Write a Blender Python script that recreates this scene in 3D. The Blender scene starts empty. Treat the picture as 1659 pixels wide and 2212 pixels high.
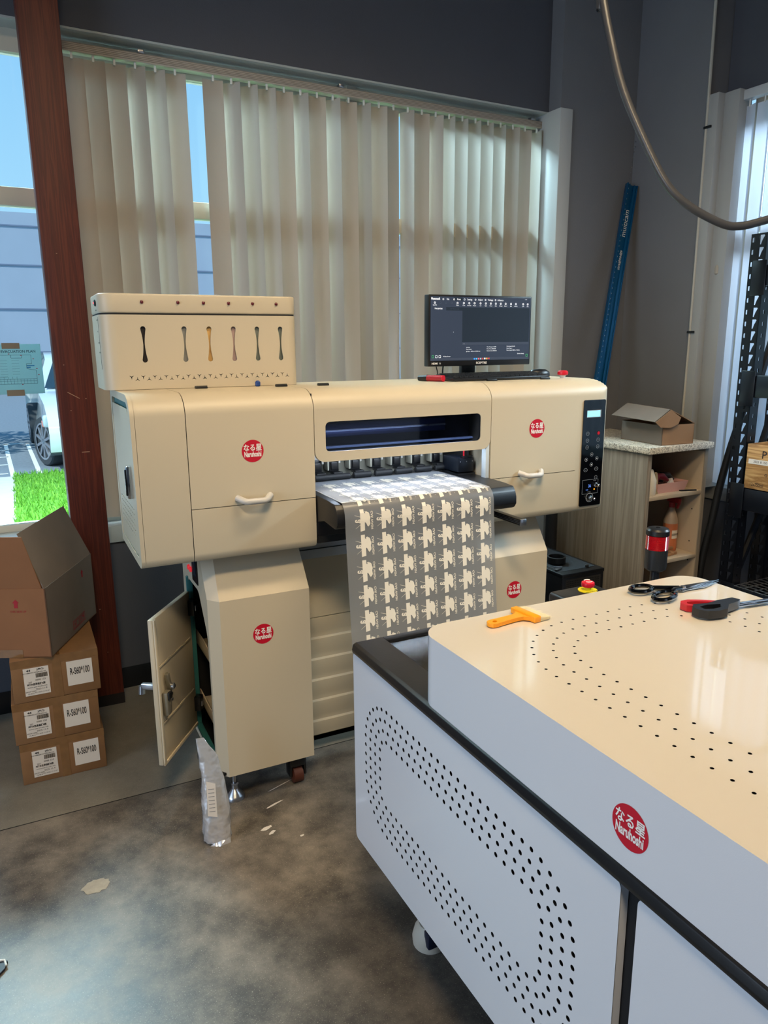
import bpy, bmesh, math, random
from math import sin, cos, pi, radians, sqrt
from mathutils import Vector, Matrix
random.seed(7)
COL = bpy.context.scene.collection
# ------------------------------------------------------------------ materials
def lin(c):
    if isinstance(c, str):
        c = [int(c[i:i+2], 16)/255 for i in (0, 2, 4)]
    return tuple((x/12.92 if x <= .04045 else ((x+.055)/1.055)**2.4) for x in c) + (1,)
MATS = {}
def mat(name, c, rough=.5, metal=0, spec=.5, bump=0, bscale=200, coat=0, em=0, emc=None, var=0, vscale=8, trans=0, alpha=1, bdist=.002):
    if name in MATS: return MATS[name]
    m = bpy.data.materials.new(name); m.use_nodes = True
    nt = m.node_tree; b = nt.nodes['Principled BSDF']
    b.inputs['Base Color'].default_value = lin(c); b.inputs['Roughness'].default_value = rough
    b.inputs['Metallic'].default_value = metal; b.inputs['Specular IOR Level'].default_value = spec
    b.inputs['Coat Weight'].default_value = coat; b.inputs['Coat Roughness'].default_value = .08
    b.inputs['Alpha'].default_value = alpha
    if trans: b.inputs['Transmission Weight'].default_value = trans
    if em:
        b.inputs['Emission Color'].default_value = lin(emc or c); b.inputs['Emission Strength'].default_value = em
    tc = nt.nodes.new('ShaderNodeTexCoord')
    if var:
        n = nt.nodes.new('ShaderNodeTexNoise'); n.inputs['Scale'].default_value = vscale; n.inputs['Detail'].default_value = 5
        nt.links.new(tc.outputs['Object'], n.inputs['Vector'])
        r = nt.nodes.new('ShaderNodeValToRGB'); L = lin(c)
        r.color_ramp.elements[0].position = .3; r.color_ramp.elements[1].position = .7
        r.color_ramp.elements[0].color = tuple(x*(1-var) for x in L[:3])+(1,)
        r.color_ramp.elements[1].color = tuple(min(1, x*(1+var)) for x in L[:3])+(1,)
        nt.links.new(n.outputs[0], r.inputs[0]); nt.links.new(r.outputs[0], b.inputs['Base Color'])
    if bump:
        n = nt.nodes.new('ShaderNodeTexNoise'); n.inputs['Scale'].default_value = bscale
        nt.links.new(tc.outputs['Object'], n.inputs['Vector'])
        bp = nt.nodes.new('ShaderNodeBump'); bp.inputs['Strength'].default_value = bump; bp.inputs['Distance'].default_value = bdist
        nt.links.new(n.outputs[0], bp.inputs['Height']); nt.links.new(bp.outputs[0], b.inputs['Normal'])
    MATS[name] = m; return m

def streak(name, ramp, scale=(30, 30, 1.2), rough=.5, dist=3, bump=.15):
    """wood style material: noise stretched along one axis"""
    m = bpy.data.materials.new(name); m.use_nodes = True; nt = m.node_tree; b = nt.nodes['Principled BSDF']
    b.inputs['Roughness'].default_value = rough
    tc = nt.nodes.new('ShaderNodeTexCoord'); mp = nt.nodes.new('ShaderNodeMapping'); mp.inputs['Scale'].default_value = scale
    n = nt.nodes.new('ShaderNodeTexNoise'); n.inputs['Scale'].default_value = 1; n.inputs['Detail'].default_value = 6; n.inputs['Distortion'].default_value = dist*.3
    nt.links.new(tc.outputs['Object'], mp.inputs[0]); nt.links.new(mp.outputs[0], n.inputs['Vector'])
    w = nt.nodes.new('ShaderNodeMath'); w.operation = 'PINGPONG'; w.inputs[1].default_value = .12
    nt.links.new(n.outputs[0], w.inputs[0])
    w2 = nt.nodes.new('ShaderNodeMath'); w2.operation = 'MULTIPLY'; w2.inputs[1].default_value = 8
    nt.links.new(w.outputs[0], w2.inputs[0])
    r = nt.nodes.new('ShaderNodeValToRGB')
    while len(r.color_ramp.elements) < len(ramp): r.color_ramp.elements.new(.5)
    for e, (p, c) in zip(r.color_ramp.elements, ramp): e.position = p; e.color = lin(c)
    nt.links.new(w2.outputs[0], r.inputs[0]); nt.links.new(r.outputs[0], b.inputs['Base Color'])
    bp = nt.nodes.new('ShaderNodeBump'); bp.inputs['Strength'].default_value = bump; bp.inputs['Distance'].default_value = .002
    nt.links.new(w2.outputs[0], bp.inputs['Height']); nt.links.new(bp.outputs[0], b.inputs['Normal'])
    return m

PAINT = mat('warm_white_powder_coat', 'c8bca4', .42, bump=.12, bscale=900)
PAINT2 = mat('gloss_white_powder_coat', 'dadde4', .16, bump=.04, bscale=500, coat=.3)  # machine white for its sides, cool daylight tint put into the colour
PAINT3 = mat('warm_lit_lid_coat', 'd2cabc', .35, bump=.05, bscale=18, coat=1)  # same machine white for the lid top, warm lamp tint put into the colour
PAINT3.node_tree.nodes['Principled BSDF'].inputs['Coat Roughness'].default_value = .03
PAINT3.node_tree.nodes['Principled BSDF'].inputs['Coat IOR'].default_value = 1.9
DARK = mat('dark_void', '08090b', .7)
BLACK = mat('black_plastic', '131417', .35)
BLACKM = mat('black_metal_paint', '0c0c10', .4, bump=.05)
BLACKG = mat('black_gloss', '050608', .06, coat=.5)
STEEL = mat('brushed_steel', 'b8bac0', .28, metal=1)
CHROME = mat('chrome', 'd8dadd', .12, metal=1)
RED = mat('red_plastic', 'c8142a', .35)
LOGORED = mat('logo_red', 'c2102c', .4)
WHITE = mat('white_print', 'f2efea', .5)
TEAL = mat('teal_gasket', '2f6a6a', .5)
YELLOW = mat('yellow_plastic', 'e8d414', .45)
CARD = mat('cardboard', '8a6440', .8, var=.08, vscale=14, bump=.1, bscale=120)
CARDD = mat('shaded_cardboard', '766a60', .8, var=.06, vscale=10, bump=.1, bscale=120)  # same cardboard on the shaded carton sides, shade put into the colour
TAPE = mat('packing_tape', '84603c', .18, var=.12, vscale=30, coat=.5)
PAPER = mat('label_paper', 'e6ddd2', .6)
INK = mat('black_ink', '17171a', .6)
WALLM = mat('dark_grey_wall_paint', '4f525b', .75, bump=.25, bscale=160, var=.04, vscale=3)
WALLL = mat('light_grey_wall_paint', '74767c', .7, bump=.25, bscale=160, var=.04, vscale=3)
TRIMW = mat('white_trim_paint', 'c0c5c6', .5)
ALU = mat('window_aluminium', 'c9c5b6', .45)

# ------------------------------------------------------------------ frames
class Fr:
    def __init__(s, ox=0, oy=0, th=0, oz=0): s.ox, s.oy, s.th, s.oz = ox, oy, th, oz
    def w(s, p):
        c, n = cos(s.th), sin(s.th)
        return (s.ox+p[0]*c-p[1]*n, s.oy+p[0]*n+p[1]*c, s.oz+p[2])
P = Fr(); W = Fr(0, 1.175, .04); M = Fr(.4041, -.5506, .0132); C = Fr(2.437, .4025, .041)

def thing(name, label, cat, fr=P, base=(0, 0, 0), group=None, kind=None):
    o = bpy.data.objects.new(name, None); COL.objects.link(o)
    o.empty_display_size = .05
    o.location = fr.w(base); o.rotation_euler = (0, 0, fr.th)
    tag(o, label, cat, group, kind); o['_b'] = list(base); return o
def tag(o, label=None, cat=None, group=None, kind=None):
    if label: o['label'] = label
    if cat: o['category'] = cat
    if group: o['group'] = group
    if kind: o['kind'] = kind
    return o

# ------------------------------------------------------------------ text
_tc = {}
def text2d(s, size=1, bold=0, res=3, align='CENTER', sp=1):
    k = (s, bold, res, align, sp)
    if k not in _tc:
        cu = bpy.data.curves.new('t', 'FONT'); cu.body = s; cu.size = 1; cu.align_x = align; cu.align_y = 'CENTER'
        cu.resolution_u = res; cu.offset = bold; cu.space_character = sp
        o = bpy.data.objects.new('t', cu); COL.objects.link(o)
        dg = bpy.context.evaluated_depsgraph_get(); dg.update()
        me = bpy.data.meshes.new_from_object(o.evaluated_get(dg))
        _tc[k] = ([tuple(v.co)[:2] for v in me.vertices], [tuple(p.vertices) for p in me.polygons])
        bpy.data.objects.remove(o); bpy.data.curves.remove(cu); bpy.data.meshes.remove(me)
    v, f = _tc[k]
    return [(x*size, y*size) for x, y in v], f
def fill2d(loops):
    """even-odd filled outline with holes -> verts2d, faces"""
    cu = bpy.data.curves.new('c', 'CURVE'); cu.dimensions = '2D'; cu.fill_mode = 'BOTH'
    for lp in loops:
        s = cu.splines.new('POLY'); s.points.add(len(lp)-1); s.use_cyclic_u = True
        for q, (x, y) in zip(s.points, lp): q.co = (x*10, y*10, 0, 1)
    o = bpy.data.objects.new('c', cu); COL.objects.link(o)
    dg = bpy.context.evaluated_depsgraph_get(); dg.update()
    me = bpy.data.meshes.new_from_object(o.evaluated_get(dg))
    bm = bmesh.new(); bm.from_mesh(me); bmesh.ops.remove_doubles(bm, verts=bm.verts, dist=1e-5)
    bm.verts.index_update()
    z0 = min(v.co.z for v in bm.verts)
    r = ([(v.co.x/10, v.co.y/10) for v in bm.verts], [tuple(v.index for v in f.verts) for f in bm.faces])
    bm.free(); bpy.data.objects.remove(o); bpy.data.curves.remove(cu); bpy.data.meshes.remove(me)
    return r
def circ(cx, cy, r, n=12, ry=None, a0=0):
    ry = ry or r
    return [(cx+r*cos(a0+2*pi*i/n), cy+ry*sin(a0+2*pi*i/n)) for i in range(n)]
def rrect(x0, x1, y0, y1, r, n=6):
    rs = r if isinstance(r, (list, tuple)) else [r]*4   # bl, br, tr, tl
    out = []
    for (cx, cy, a, rr) in ((x0, y0, pi, rs[0]), (x1, y0, 1.5*pi, rs[1]), (x1, y1, 0, rs[2]), (x0, y1, .5*pi, rs[3])):
        sx = 1 if cx == x0 else -1; sy = 1 if cy == y0 else -1
        if rr <= 0: out.append((cx, cy)); continue
        for i in range(n+1):
            t = a+.5*pi*i/n; out.append((cx+sx*rr+rr*cos(t), cy+sy*rr+rr*sin(t)))
    return out
XY = ((1, 0, 0), (0, 1, 0)); XZ = ((1, 0, 0), (0, 0, 1)); YZ = ((0, 1, 0), (0, 0, 1))
# ------------------------------------------------------------------ mesh builder
class B:
    def __init__(s): s.v = []; s.f = []; s.m = []; s.mats = []
    def add(s, vs, fs, m):
        if m not in s.mats: s.mats.append(m)
        k = s.mats.index(m); n = len(s.v); s.v += [tuple(x) for x in vs]
        for f in fs: s.f.append(tuple(i+n for i in f)); s.m.append(k)
        return s
    def bmadd(s, bm, m, bev=0, seg=2):
        bmesh.ops.recalc_face_normals(bm, faces=bm.faces)
        if bev:
            es = [e for e in bm.edges if len(e.link_faces) == 2 and e.calc_face_angle(0) > .35]
            try: bmesh.ops.bevel(bm, geom=es, offset=bev, segments=seg, profile=.5, affect='EDGES', clamp_overlap=True)
            except Exception: pass
        bm.verts.index_update()
        s.add([v.co for v in bm.verts], [[v.index for v in f.verts] for f in bm.faces], m); bm.free(); return s
    def box(s, x0, x1, y0, y1, z0, z1, m, bev=0, seg=2, rot=None):
        bm = bmesh.new()
        vs = [bm.verts.new((x, y, z)) for x in (x0, x1) for y in (y0, y1) for z in (z0, z1)]
        for f in ((0, 1, 3, 2), (4, 6, 7, 5), (0, 4, 5, 1), (2, 3, 7, 6), (0, 2, 6, 4), (1, 5, 7, 3)): bm.faces.new([vs[i] for i in f])
        if rot:
            c = Vector(((x0+x1)/2, (y0+y1)/2, (z0+z1)/2)) if len(rot) < 3 else Vector(rot[2])
            bmesh.ops.rotate(bm, verts=bm.verts, cent=c, matrix=Matrix.Rotation(rot[1], 3, rot[0]))
        return s.bmadd(bm, m, bev, seg)
    def prism(s, poly, ax, lo, hi, m, bev=0, seg=2):
        bm = bmesh.new(); T = {'x': lambda a, b, w: (w, a, b), 'y': lambda a, b, w: (a, w, b), 'z': lambda a, b, w: (a, b, w)}[ax]
        A = [bm.verts.new(T(a, b, lo)) for a, b in poly]; Z = [bm.verts.new(T(a, b, hi)) for a, b in poly]
        bm.faces.new(A); bm.faces.new(Z[::-1]); n = len(poly)
        for i in range(n): bm.faces.new((A[i], Z[i], Z[(i+1) % n], A[(i+1) % n]))
        return s.bmadd(bm, m, bev, seg)
    def hull(s, pts, m, bev=0):
        bm = bmesh.new()
        for p in pts: bm.verts.new(p)
        bmesh.ops.convex_hull(bm, input=bm.verts)
        bmesh.ops.dissolve_limit(bm, angle_limit=.02, verts=bm.verts, edges=bm.edges)
        return s.bmadd(bm, m, bev)
    def plate(s, loops, o, UV, th, m, side=None):
        """flat plate through loops (outer + holes) at origin o, axes UV, thickness th along UxV"""
        U, V = Vector(UV[0]), Vector(UV[1]); N = U.cross(V).normalized(); O = Vector(o)
        v2, f2 = fill2d(loops)
        top = [O+U*a+V*b for a, b in v2]
        s.add(top, f2, m)
        if th:
            s.add([p-N*th for p in top], [f[::-1] for f in f2], m)
            for lp in loops:
                A = [O+U*a+V*b for a, b in lp]; Z = [p-N*th for p in A]; n = len(lp)
                s.add(A+Z, [(i, (i+1) % n, n+(i+1) % n, n+i) for i in range(n)], side or m)
        return s
    def text(s, t, size, o, UV, m, cond=1, bold=0, align='CENTER', th=0, res=3, sp=1):
        U, V = Vector(UV[0]), Vector(UV[1]); O = Vector(o)
        v2, f2 = text2d(t, size, bold, res, align, sp)
        s.add([O+U*a*cond+V*b for a, b in v2], f2, m); return s
    def poly(s, pts, m): return s.add(pts, [tuple(range(len(pts)))], m)
    def disc(s, o, UV, r, m, n=28, ry=None):
        U, V = Vector(UV[0]), Vector(UV[1]); O = Vector(o)
        return s.poly([O+U*a+V*b for a, b in circ(0, 0, r, n, ry)], m)
    def ring(s, o, UV, r0, r1, m, n=28):
        U, V = Vector(UV[0]), Vector(UV[1]); O = Vector(o)
        A = [O+U*a+V*b for a, b in circ(0, 0, r0, n)]; Z = [O+U*a+V*b for a, b in circ(0, 0, r1, n)]
        return s.add(A+Z, [(i, (i+1) % n, n+(i+1) % n, n+i) for i in range(n)], m)
    def tube(s, pts, r, m, seg=10, cap=True):
        pts = [Vector(p) for p in pts]; n = len(pts); rs = r if isinstance(r, (list, tuple)) else [r]*n
        T = []
        for i in range(n):
            d = (pts[min(i+1, n-1)]-pts[max(i-1, 0)]); T.append(d.normalized())
        up = Vector((0, 0, 1)) if abs(T[0].z) < .9 else Vector((1, 0, 0))
        u = T[0].cross(up).normalized(); vs = []; fs = []
        for i in range(n):
            u = (u-T[i]*u.dot(T[i])).normalized(); v = T[i].cross(u)
            vs += [pts[i]+(u*cos(2*pi*k/seg)+v*sin(2*pi*k/seg))*rs[i] for k in range(seg)]
        for i in range(n-1):
            for k in range(seg):
                a = i*seg+k; b = i*seg+(k+1) % seg; fs.append((a, b, b+seg, a+seg))
        if cap: fs += [tuple(range(seg))[::-1], tuple(range((n-1)*seg, n*seg))]
        return s.add(vs, fs, m)
    def lathe(s, prof, c, m, axis=(0, 0, 1), seg=32):
        A = Vector(axis).normalized(); q = Vector((1, 0, 0)) if abs(A.x) < .9 else Vector((0, 1, 0))
        u = A.cross(q).normalized(); v = A.cross(u); C0 = Vector(c); vs = []; fs = []
        for r, z in prof: vs += [C0+A*z+(u*cos(2*pi*k/seg)+v*sin(2*pi*k/seg))*max(r, 1e-5) for k in range(seg)]
        for i in range(len(prof)-1):
            for k in range(seg):
                a = i*seg+k; b = i*seg+(k+1) % seg; fs.append((a, b, b+seg, a+seg))
        if prof[0][0] > 1e-4: fs.append(tuple(range(seg))[::-1])
        if prof[-1][0] > 1e-4: fs.append(tuple(range((len(prof)-1)*seg, len(prof)*seg)))
        return s.add(vs, fs, m)
    def xf(s, fn, start=0):
        s.v[start:] = [tuple(fn(p)) for p in s.v[start:]]; return s
    def build(s, name, par=None, label=None, fr=P, base=(0, 0, 0), smooth=35, cat=None, group=None, kind=None):
        if par is not None: base = list(par['_b'])
        me = bpy.data.meshes.new(name)
        me.from_pydata([(x-base[0], y-base[1], z-base[2]) for x, y, z in s.v], [], s.f)
        for m in s.mats: me.materials.append(m)
        me.polygons.foreach_set('material_index', s.m)
        bm = bmesh.new(); bm.from_mesh(me); bmesh.ops.remove_doubles(bm, verts=bm.verts, dist=1e-6)
        a = radians(smooth)
        for f in bm.faces: f.smooth = smooth > 0
        for e in bm.edges: e.smooth = len(e.link_faces) == 2 and e.calc_face_angle(0) < a
        bm.to_mesh(me); bm.free()
        o = bpy.data.objects.new(name, me); COL.objects.link(o)
        o['_b'] = list(base)
        if par is not None: o.parent = par
        else: o.location = fr.w(base); o.rotation_euler = (0, 0, fr.th)
        tag(o, label, cat, group, kind); return o

NARU = '\u306a\u308b\u661f'
def logo(par, o, UV, r, off=.0006):
    U, V = Vector(UV[0]), Vector(UV[1]); N = U.cross(V).normalized(); O = Vector(o)
    b = B(); b.disc(O+N*off, UV, r, LOGORED, 48)
    b.text(NARU, r*.66, O+N*off*2+V*r*.27, UV, WHITE, cond=.86, bold=.022, res=2)
    b.text('Naruhoshi', r*.66, O+N*off*2-V*r*.30, UV, WHITE, cond=.56, bold=.035, res=3)
    return b.build('round_logo', par, 'round red logo sticker with white lettering')

# ================================================================== SETTING
# floor ------------------------------------------------------------
def floor_mat():
    m = bpy.data.materials.new('polished_concrete'); m.use_nodes = True; nt = m.node_tree; b = nt.nodes['Principled BSDF']
    L = nt.links.new; N = nt.nodes.new
    tc = N('ShaderNodeTexCoord'); sep = N('ShaderNodeSeparateXYZ'); L(tc.outputs['Object'], sep.inputs[0])
    def noise(sc, det=6, rgh=.6):
        n = N('ShaderNodeTexNoise'); n.inputs['Scale'].default_value = sc; n.inputs['Detail'].default_value = det; n.inputs['Roughness'].default_value = rgh
        L(tc.outputs['Object'], n.inputs['Vector']); return n
    def ramp(src, els):
        r = N('ShaderNodeValToRGB')
        while len(r.color_ramp.elements) < len(els): r.color_ramp.elements.new(.5)
        for e, (p, c) in zip(r.color_ramp.elements, els): e.position = p; e.color = lin(c)
        L(src, r.inputs[0]); return r
    def mix(a, c, f, mode='MIX'):
        x = N('ShaderNodeMixRGB'); x.blend_type = mode
        for k, s in ((1, a), (2, c), (0, f)):
            if isinstance(s, (int, float)): x.inputs[k].default_value = s
            elif isinstance(s, tuple): x.inputs[k].default_value = s
            else: L(s, x.inputs[k])
        return x.outputs[0]
    big = noise(1.7, 7); mid = noise(7, 10, .75); fine = noise(300, 2); fine2 = noise(150, 3, .8)
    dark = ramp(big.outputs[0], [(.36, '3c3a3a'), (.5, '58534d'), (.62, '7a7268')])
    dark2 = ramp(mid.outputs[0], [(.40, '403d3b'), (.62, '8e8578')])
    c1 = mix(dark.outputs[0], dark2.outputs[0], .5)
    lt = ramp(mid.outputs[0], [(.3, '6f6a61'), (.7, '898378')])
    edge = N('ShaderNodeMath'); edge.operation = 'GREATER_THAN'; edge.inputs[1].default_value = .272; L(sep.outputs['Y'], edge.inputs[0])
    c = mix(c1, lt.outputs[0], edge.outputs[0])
    sp = ramp(fine.outputs[0], [(.0, '000000'), (.62, '000000'), (.70, 'ffffff')])
    sp2 = ramp(fine2.outputs[0], [(.28, 'ffffff'), (.38, '000000')])
    ms = N('ShaderNodeMath'); ms.operation = 'MULTIPLY'; ms.inputs[1].default_value = .6; L(sp.outputs[0], ms.inputs[0])
    c = mix(c, lin('b9b0a0'), ms.outputs[0])
    md = N('ShaderNodeMath'); md.operation = 'MULTIPLY'; md.inputs[1].default_value = .5; L(sp2.outputs[0], md.inputs[0])
    c = mix(c, lin('2c2a29'), md.outputs[0])
    L(c, b.inputs['Base Color'])
    rr = N('ShaderNodeMapRange'); rr.inputs['To Min'].default_value = .28; rr.inputs['To Max'].default_value = .55
    L(mid.outputs[0], rr.inputs[0]); L(rr.outputs[0], b.inputs['Roughness'])
    bp = N('ShaderNodeBump'); bp.inputs['Strength'].default_value = .2; bp.inputs['Distance'].default_value = .001
    L(fine2.outputs[0], bp.inputs['Height']); L(bp.outputs[0], b.inputs['Normal'])
    return m
FLOORM = floor_mat()
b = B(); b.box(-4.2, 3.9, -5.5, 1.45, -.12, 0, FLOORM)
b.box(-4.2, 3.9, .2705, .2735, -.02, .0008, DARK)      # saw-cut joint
b.build('floor', kind='structure')
CONC = mat('pale_scuff', 'a59c8c', .8, var=.1, vscale=60)
def blob(cx, cy, rx, ry, n, jit, z, m, rot=0):
    pts = []
    for i in range(n):
        a = 2*pi*i/n; k = 1+random.uniform(-jit, jit); x = rx*k*cos(a); y = ry*k*sin(a)
        pts.append((cx+x*cos(rot)-y*sin(rot), cy+x*sin(rot)+y*cos(rot), z))
    return pts
b = B(); b.poly(blob(-.222, -.142, .040, .030, 26, .13, .001, CONC), CONC)
b.build('floor_patch', label='pale tan chip in the dark concrete floor left of the silver pouch', cat='floor mark')
b = B(); SMW = mat('white_smear', 'd8d4cc', .5)
for a in ((.306, -.114, .022, .008, .3), (.318, -.142, .013, .006, .5), (.372, .0, .034, .004, .35), (.43, .10, .06, .002, .35), (.40, -.20, .008, .004, .2)):
    b.poly(blob(a[0], a[1], a[2], a[3], 14, .25, .0012, SMW, a[4]), SMW)
b.build('white_smears', label='white paint smears on floor beside leveling foot', cat='floor mark', kind='stuff')
b = B()
b.prism([(-.56, -.44), (-.50, -.40), (-.462, -.36), (-.455, -.335), (-.475, -.325), (-.50, -.335), (-.56, -.33)], 'z', .001, .008, mat('dark_scrap', '23262e', .5))
b.tube([(-.52, -.332, .01), (-.49, -.327, .012), (-.462, -.333, .01), (-.458, -.352, .008)], .003, SMW, 6)
b.build('dark_scrap', label='torn dark scrap lying on the floor at the left edge', cat='scrap')

# back wall (frame W, inner face y=0) ------------------------------
b = B()
H = 4.0
b.box(-4.2, 2.43, 0, .16, 0, .70, WALLM)                # below sill
b.box(-4.2, 2.43, 0, .16, 2.75, H, WALLM)               # header
b.box(-4.2, -1.6, 0, .16, .70, 2.75, WALLM)
b.build('wall_back', fr=W, kind='structure')
b = B(); b.box(2.43, 2.97+.28, -.095, .18, 0, H, WALLL)  # corner pilaster
b.build('wall_corner', fr=W, kind='structure')
b = B(); b.box(2.97, 3.25, -.575, -.096, 0, H, WALLL)
b.build('wall_corner_right', fr=W, kind='structure')
b = B(); b.box(3.1, 3.26, -5.6, -.58, 0, .70, WALLM); b.box(3.1, 3.26, -5.6, -.58, 2.76, H, WALLM); b.box(3.1, 3.26, -5.6, -3.6, .7, 2.76, WALLM)
b.build('wall_right', fr=W, kind='structure')
b = B(); b.box(-4.3, -4.15, -6, 1.3, 0, H, WALLL); b.build('wall_left', kind='structure')
b = B(); b.box(-4.3, 4, -5.6, -5.45, 0, H, WALLL); b.build('wall_front', kind='structure')
b = B(); b.box(-4.3, 4.1, -5.6, 1.6, H, H+.1, mat('ceiling_paint', '6c6e73', .8)); b.build('ceiling', kind='structure')
b = B(); b.box(-4.2, 2.43, -.008, 0, 0, .10, BLACK, .002); b.build('baseboard_back', fr=W, kind='structure')
b = B(); b.box(3.092, 3.1, -3.5, -.6, 0, .10, BLACK, .002); b.build('baseboard_right', fr=W, kind='structure')
# sill boards and reveals
SILL = mat('pale_blue_sill', 'b9c6cc', .45)
b = B(); b.box(-1.6, 2.43, -.012, .13, .70, .775, SILL, .004); b.build('trim_1', fr=W, kind='structure')
b = B(); b.box(3.085, 3.25, -3.6, -.66, .70, .775, mat('grey_sill', '8d9092', .5), .004); b.build('trim_2', fr=W, kind='structure')
b = B(); b.box(-1.6, 2.43, .002, .13, 2.742, 2.75, mat('pale_soffit', 'b4bdbe', .6)); b.build('trim_3', fr=W, kind='structure')
b = B(); b.box(2.418, 2.502, -.108, .10, .0, 2.747, TRIMW, .003); b.build('trim_4', fr=W, kind='structure')
b = B(); b.box(2.955, 3.09, -.645, -.577, .0, 2.75, mat('grey_trim', 'a3a7a9', .5), .003)
b.box(3.0, 3.095, -.73, -.645, .775, 2.75, MATS['grey_trim'], .002)
b.build('trim_5', fr=W, kind='structure')

# glass
def glass_mat():
    m = bpy.data.materials.new('clear_glass'); m.use_nodes = True; nt = m.node_tree; nt.nodes.clear()
    o = nt.nodes.new('ShaderNodeOutputMaterial'); t = nt.nodes.new('ShaderNodeBsdfTransparent'); g = nt.nodes.new('ShaderNodeBsdfGlossy')
    t.inputs[0].default_value = (.90, .96, .97, 1); g.inputs['Roughness'].default_value = .02
    x = nt.nodes.new('ShaderNodeMixShader'); f = nt.nodes.new('ShaderNodeFresnel'); f.inputs[0].default_value = 1.25
    nt.links.new(f.outputs[0], x.inputs[0]); nt.links.new(t.outputs[0], x.inputs[1]); nt.links.new(g.outputs[0], x.inputs[2]); nt.links.new(x.outputs[0], o.inputs[0])
    return m
GLASS = glass_mat()
def hatch_glass():
    m = GLASS.copy(); m.name = 'tinted_hatch_glass'; m.node_tree.nodes['Fresnel'].inputs[0].default_value = 1.7
    m.node_tree.nodes['Glossy BSDF'].inputs['Roughness'].default_value = .14; return m
HG = hatch_glass()
def window(name, fr, ax, lo, hi, d, mull, z0=.775, z1=2.745):
    t = thing(name, None, None, fr, ((lo+hi)/2, d, z0) if ax == 'x' else (d, (lo+hi)/2, z0), kind='structure')
    b = B()
    def bx(a0, a1, q0, q1, c0, c1):
        if ax == 'x': b.box(a0, a1, d+q0, d+q1, c0, c1, ALU, .002)
        else: b.box(d+q0, d+q1, a0, a1, c0, c1, ALU, .002)
    bx(lo, hi, -.02, .03, z1-.085, z1); bx(lo, hi, -.02, .03, z0, z0+.03); bx(lo, hi, -.025, .03, 2.10, 2.17)
    for x in mull: bx(x-.025, x+.025, -.03, .03, z0, z1)
    b.build('window_frame', t)
    b = B()
    if ax == 'x': b.box(lo, hi, d, d+.006, z0, z1, GLASS)
    else: b.box(d, d+.006, lo, hi, z0, z1, GLASS)
    b.build('pane', t); return t
window('window_1', W, 'x', -1.6, 2.45, .12, [-1.58, -.075, 1.3, 2.42])
window('window_2', W, 'y', -3.6, -.70, 3.20, [-.72, -1.35, -2.4, -3.58])

# wooden post ------------------------------------------------------
POST = streak('reddish_fir', [(0, '48190f'), (.5, '561f13'), (1, '632a1a')], (60, 60, 1.6), .5, 3, .12)
t = thing('wooden_post', 'reddish brown fir post standing at the window left of the printer', 'post', base=(-.06, 1.07, 0))
b = B(); b.box(-.142, 0, 1.025, 1.155, .0, 3.999, POST, .004)
b.xf(lambda p: (p[0]+.012*max(0, 1-p[2]/1.6)+.0*p[2], p[1], p[2]))
b.build('timber', t)
b = B(); b.box(-.10, .012, 1.0235, 1.026, .0, .05, mat('post_foot_dark', '1c1517', .6)); b.build('dark_foot_strip', t)  # thin dark strip across the foot of the post
b = B(); SCR = mat('wood_gouge', 'b08870', .7)
for (x, z, l, a) in ((-.075, 1.36, .05, -.55), (-.05, 1.13, .03, 0), (-.10, 1.48, .004, 0), (-.03, 1.345, .004, 0), (-.09, 1.30, .003, 0), (-.085, 1.9, .004, 0), (-.055, .45, .006, 0), (-.04, .25, .003, 1.4)):
    b.box(x-l/2, x+l/2, 1.0235, 1.0255, z-.0012, z+.0012, SCR, rot=('Y', -a))
b.build('scratches', t, 'pale scratches and nicks in the wood')

# vertical blinds --------------------------------------------------
def slat_mat(name, c, t, k=.14):
    m = bpy.data.materials.new(name); m.use_nodes = True; nt = m.node_tree; nt.nodes.clear()
    o = nt.nodes.new('ShaderNodeOutputMaterial'); d = nt.nodes.new('ShaderNodeBsdfDiffuse'); tr = nt.nodes.new('ShaderNodeBsdfTranslucent')
    d.inputs[0].default_value = lin(c); tr.inputs[0].default_value = lin(t)
    x = nt.nodes.new('ShaderNodeMixShader'); x.inputs[0].default_value = k
    g = nt.nodes.new('ShaderNodeBsdfGlossy'); g.inputs['Roughness'].default_value = .45; g.inputs[0].default_value = (.5, .5, .5, 1)
    y = nt.nodes.new('ShaderNodeMixShader'); y.inputs[0].default_value = .04
    nt.links.new(d.outputs[0], x.inputs[1]); nt.links.new(tr.outputs[0], x.inputs[2])
    nt.links.new(x.outputs[0], y.inputs[1]); nt.links.new(g.outputs[0], y.inputs[2]); nt.links.new(y.outputs[0], o.inputs[0]); return m
SLAT = slat_mat('blind_vinyl', 'b2aca4', 'a8b4b0', .012)
SLATR = slat_mat('blind_vinyl_cool', 'd6dae2', 'd4dff0', .45)
RAIL = mat('blind_rail', 'b9b1a6', .4); CLIP = mat('clear_clip', 'e8ecea', .3)
def slat(b, ax, c, d, ang, z0, z1, w=.089, m=SLAT, bow=.006, twist=0):
    n = 6; vs = []; fs = []
    for j, z in enumerate((z1, (z0+z1)/2, z0)):
        a = ang+twist*j
        for i in range(n+1):
            q = (i/n-.5)*w; e = bow*(1-(2*i/n-1)**2)
            x = q*cos(a)+e*sin(a); y = -q*sin(a)+e*cos(a)
            vs.append((c+x, d+y, z) if ax == 'x' else (d+y, c-x, z))
    for j in range(2):
        for i in range(n):
            k = j*(n+1)+i; fs.append((k, k+1, k+n+2, k+n+1))
    b.add(vs, fs, m)
t = thing('vertical_blind', 'long beige vertical blind hanging behind the white printer', 'blind', W, (1.2, .06, .80))
b = B(); b.box(-.05, 2.455, .038, .082, 2.678, 2.712, RAIL, .002)
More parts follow.
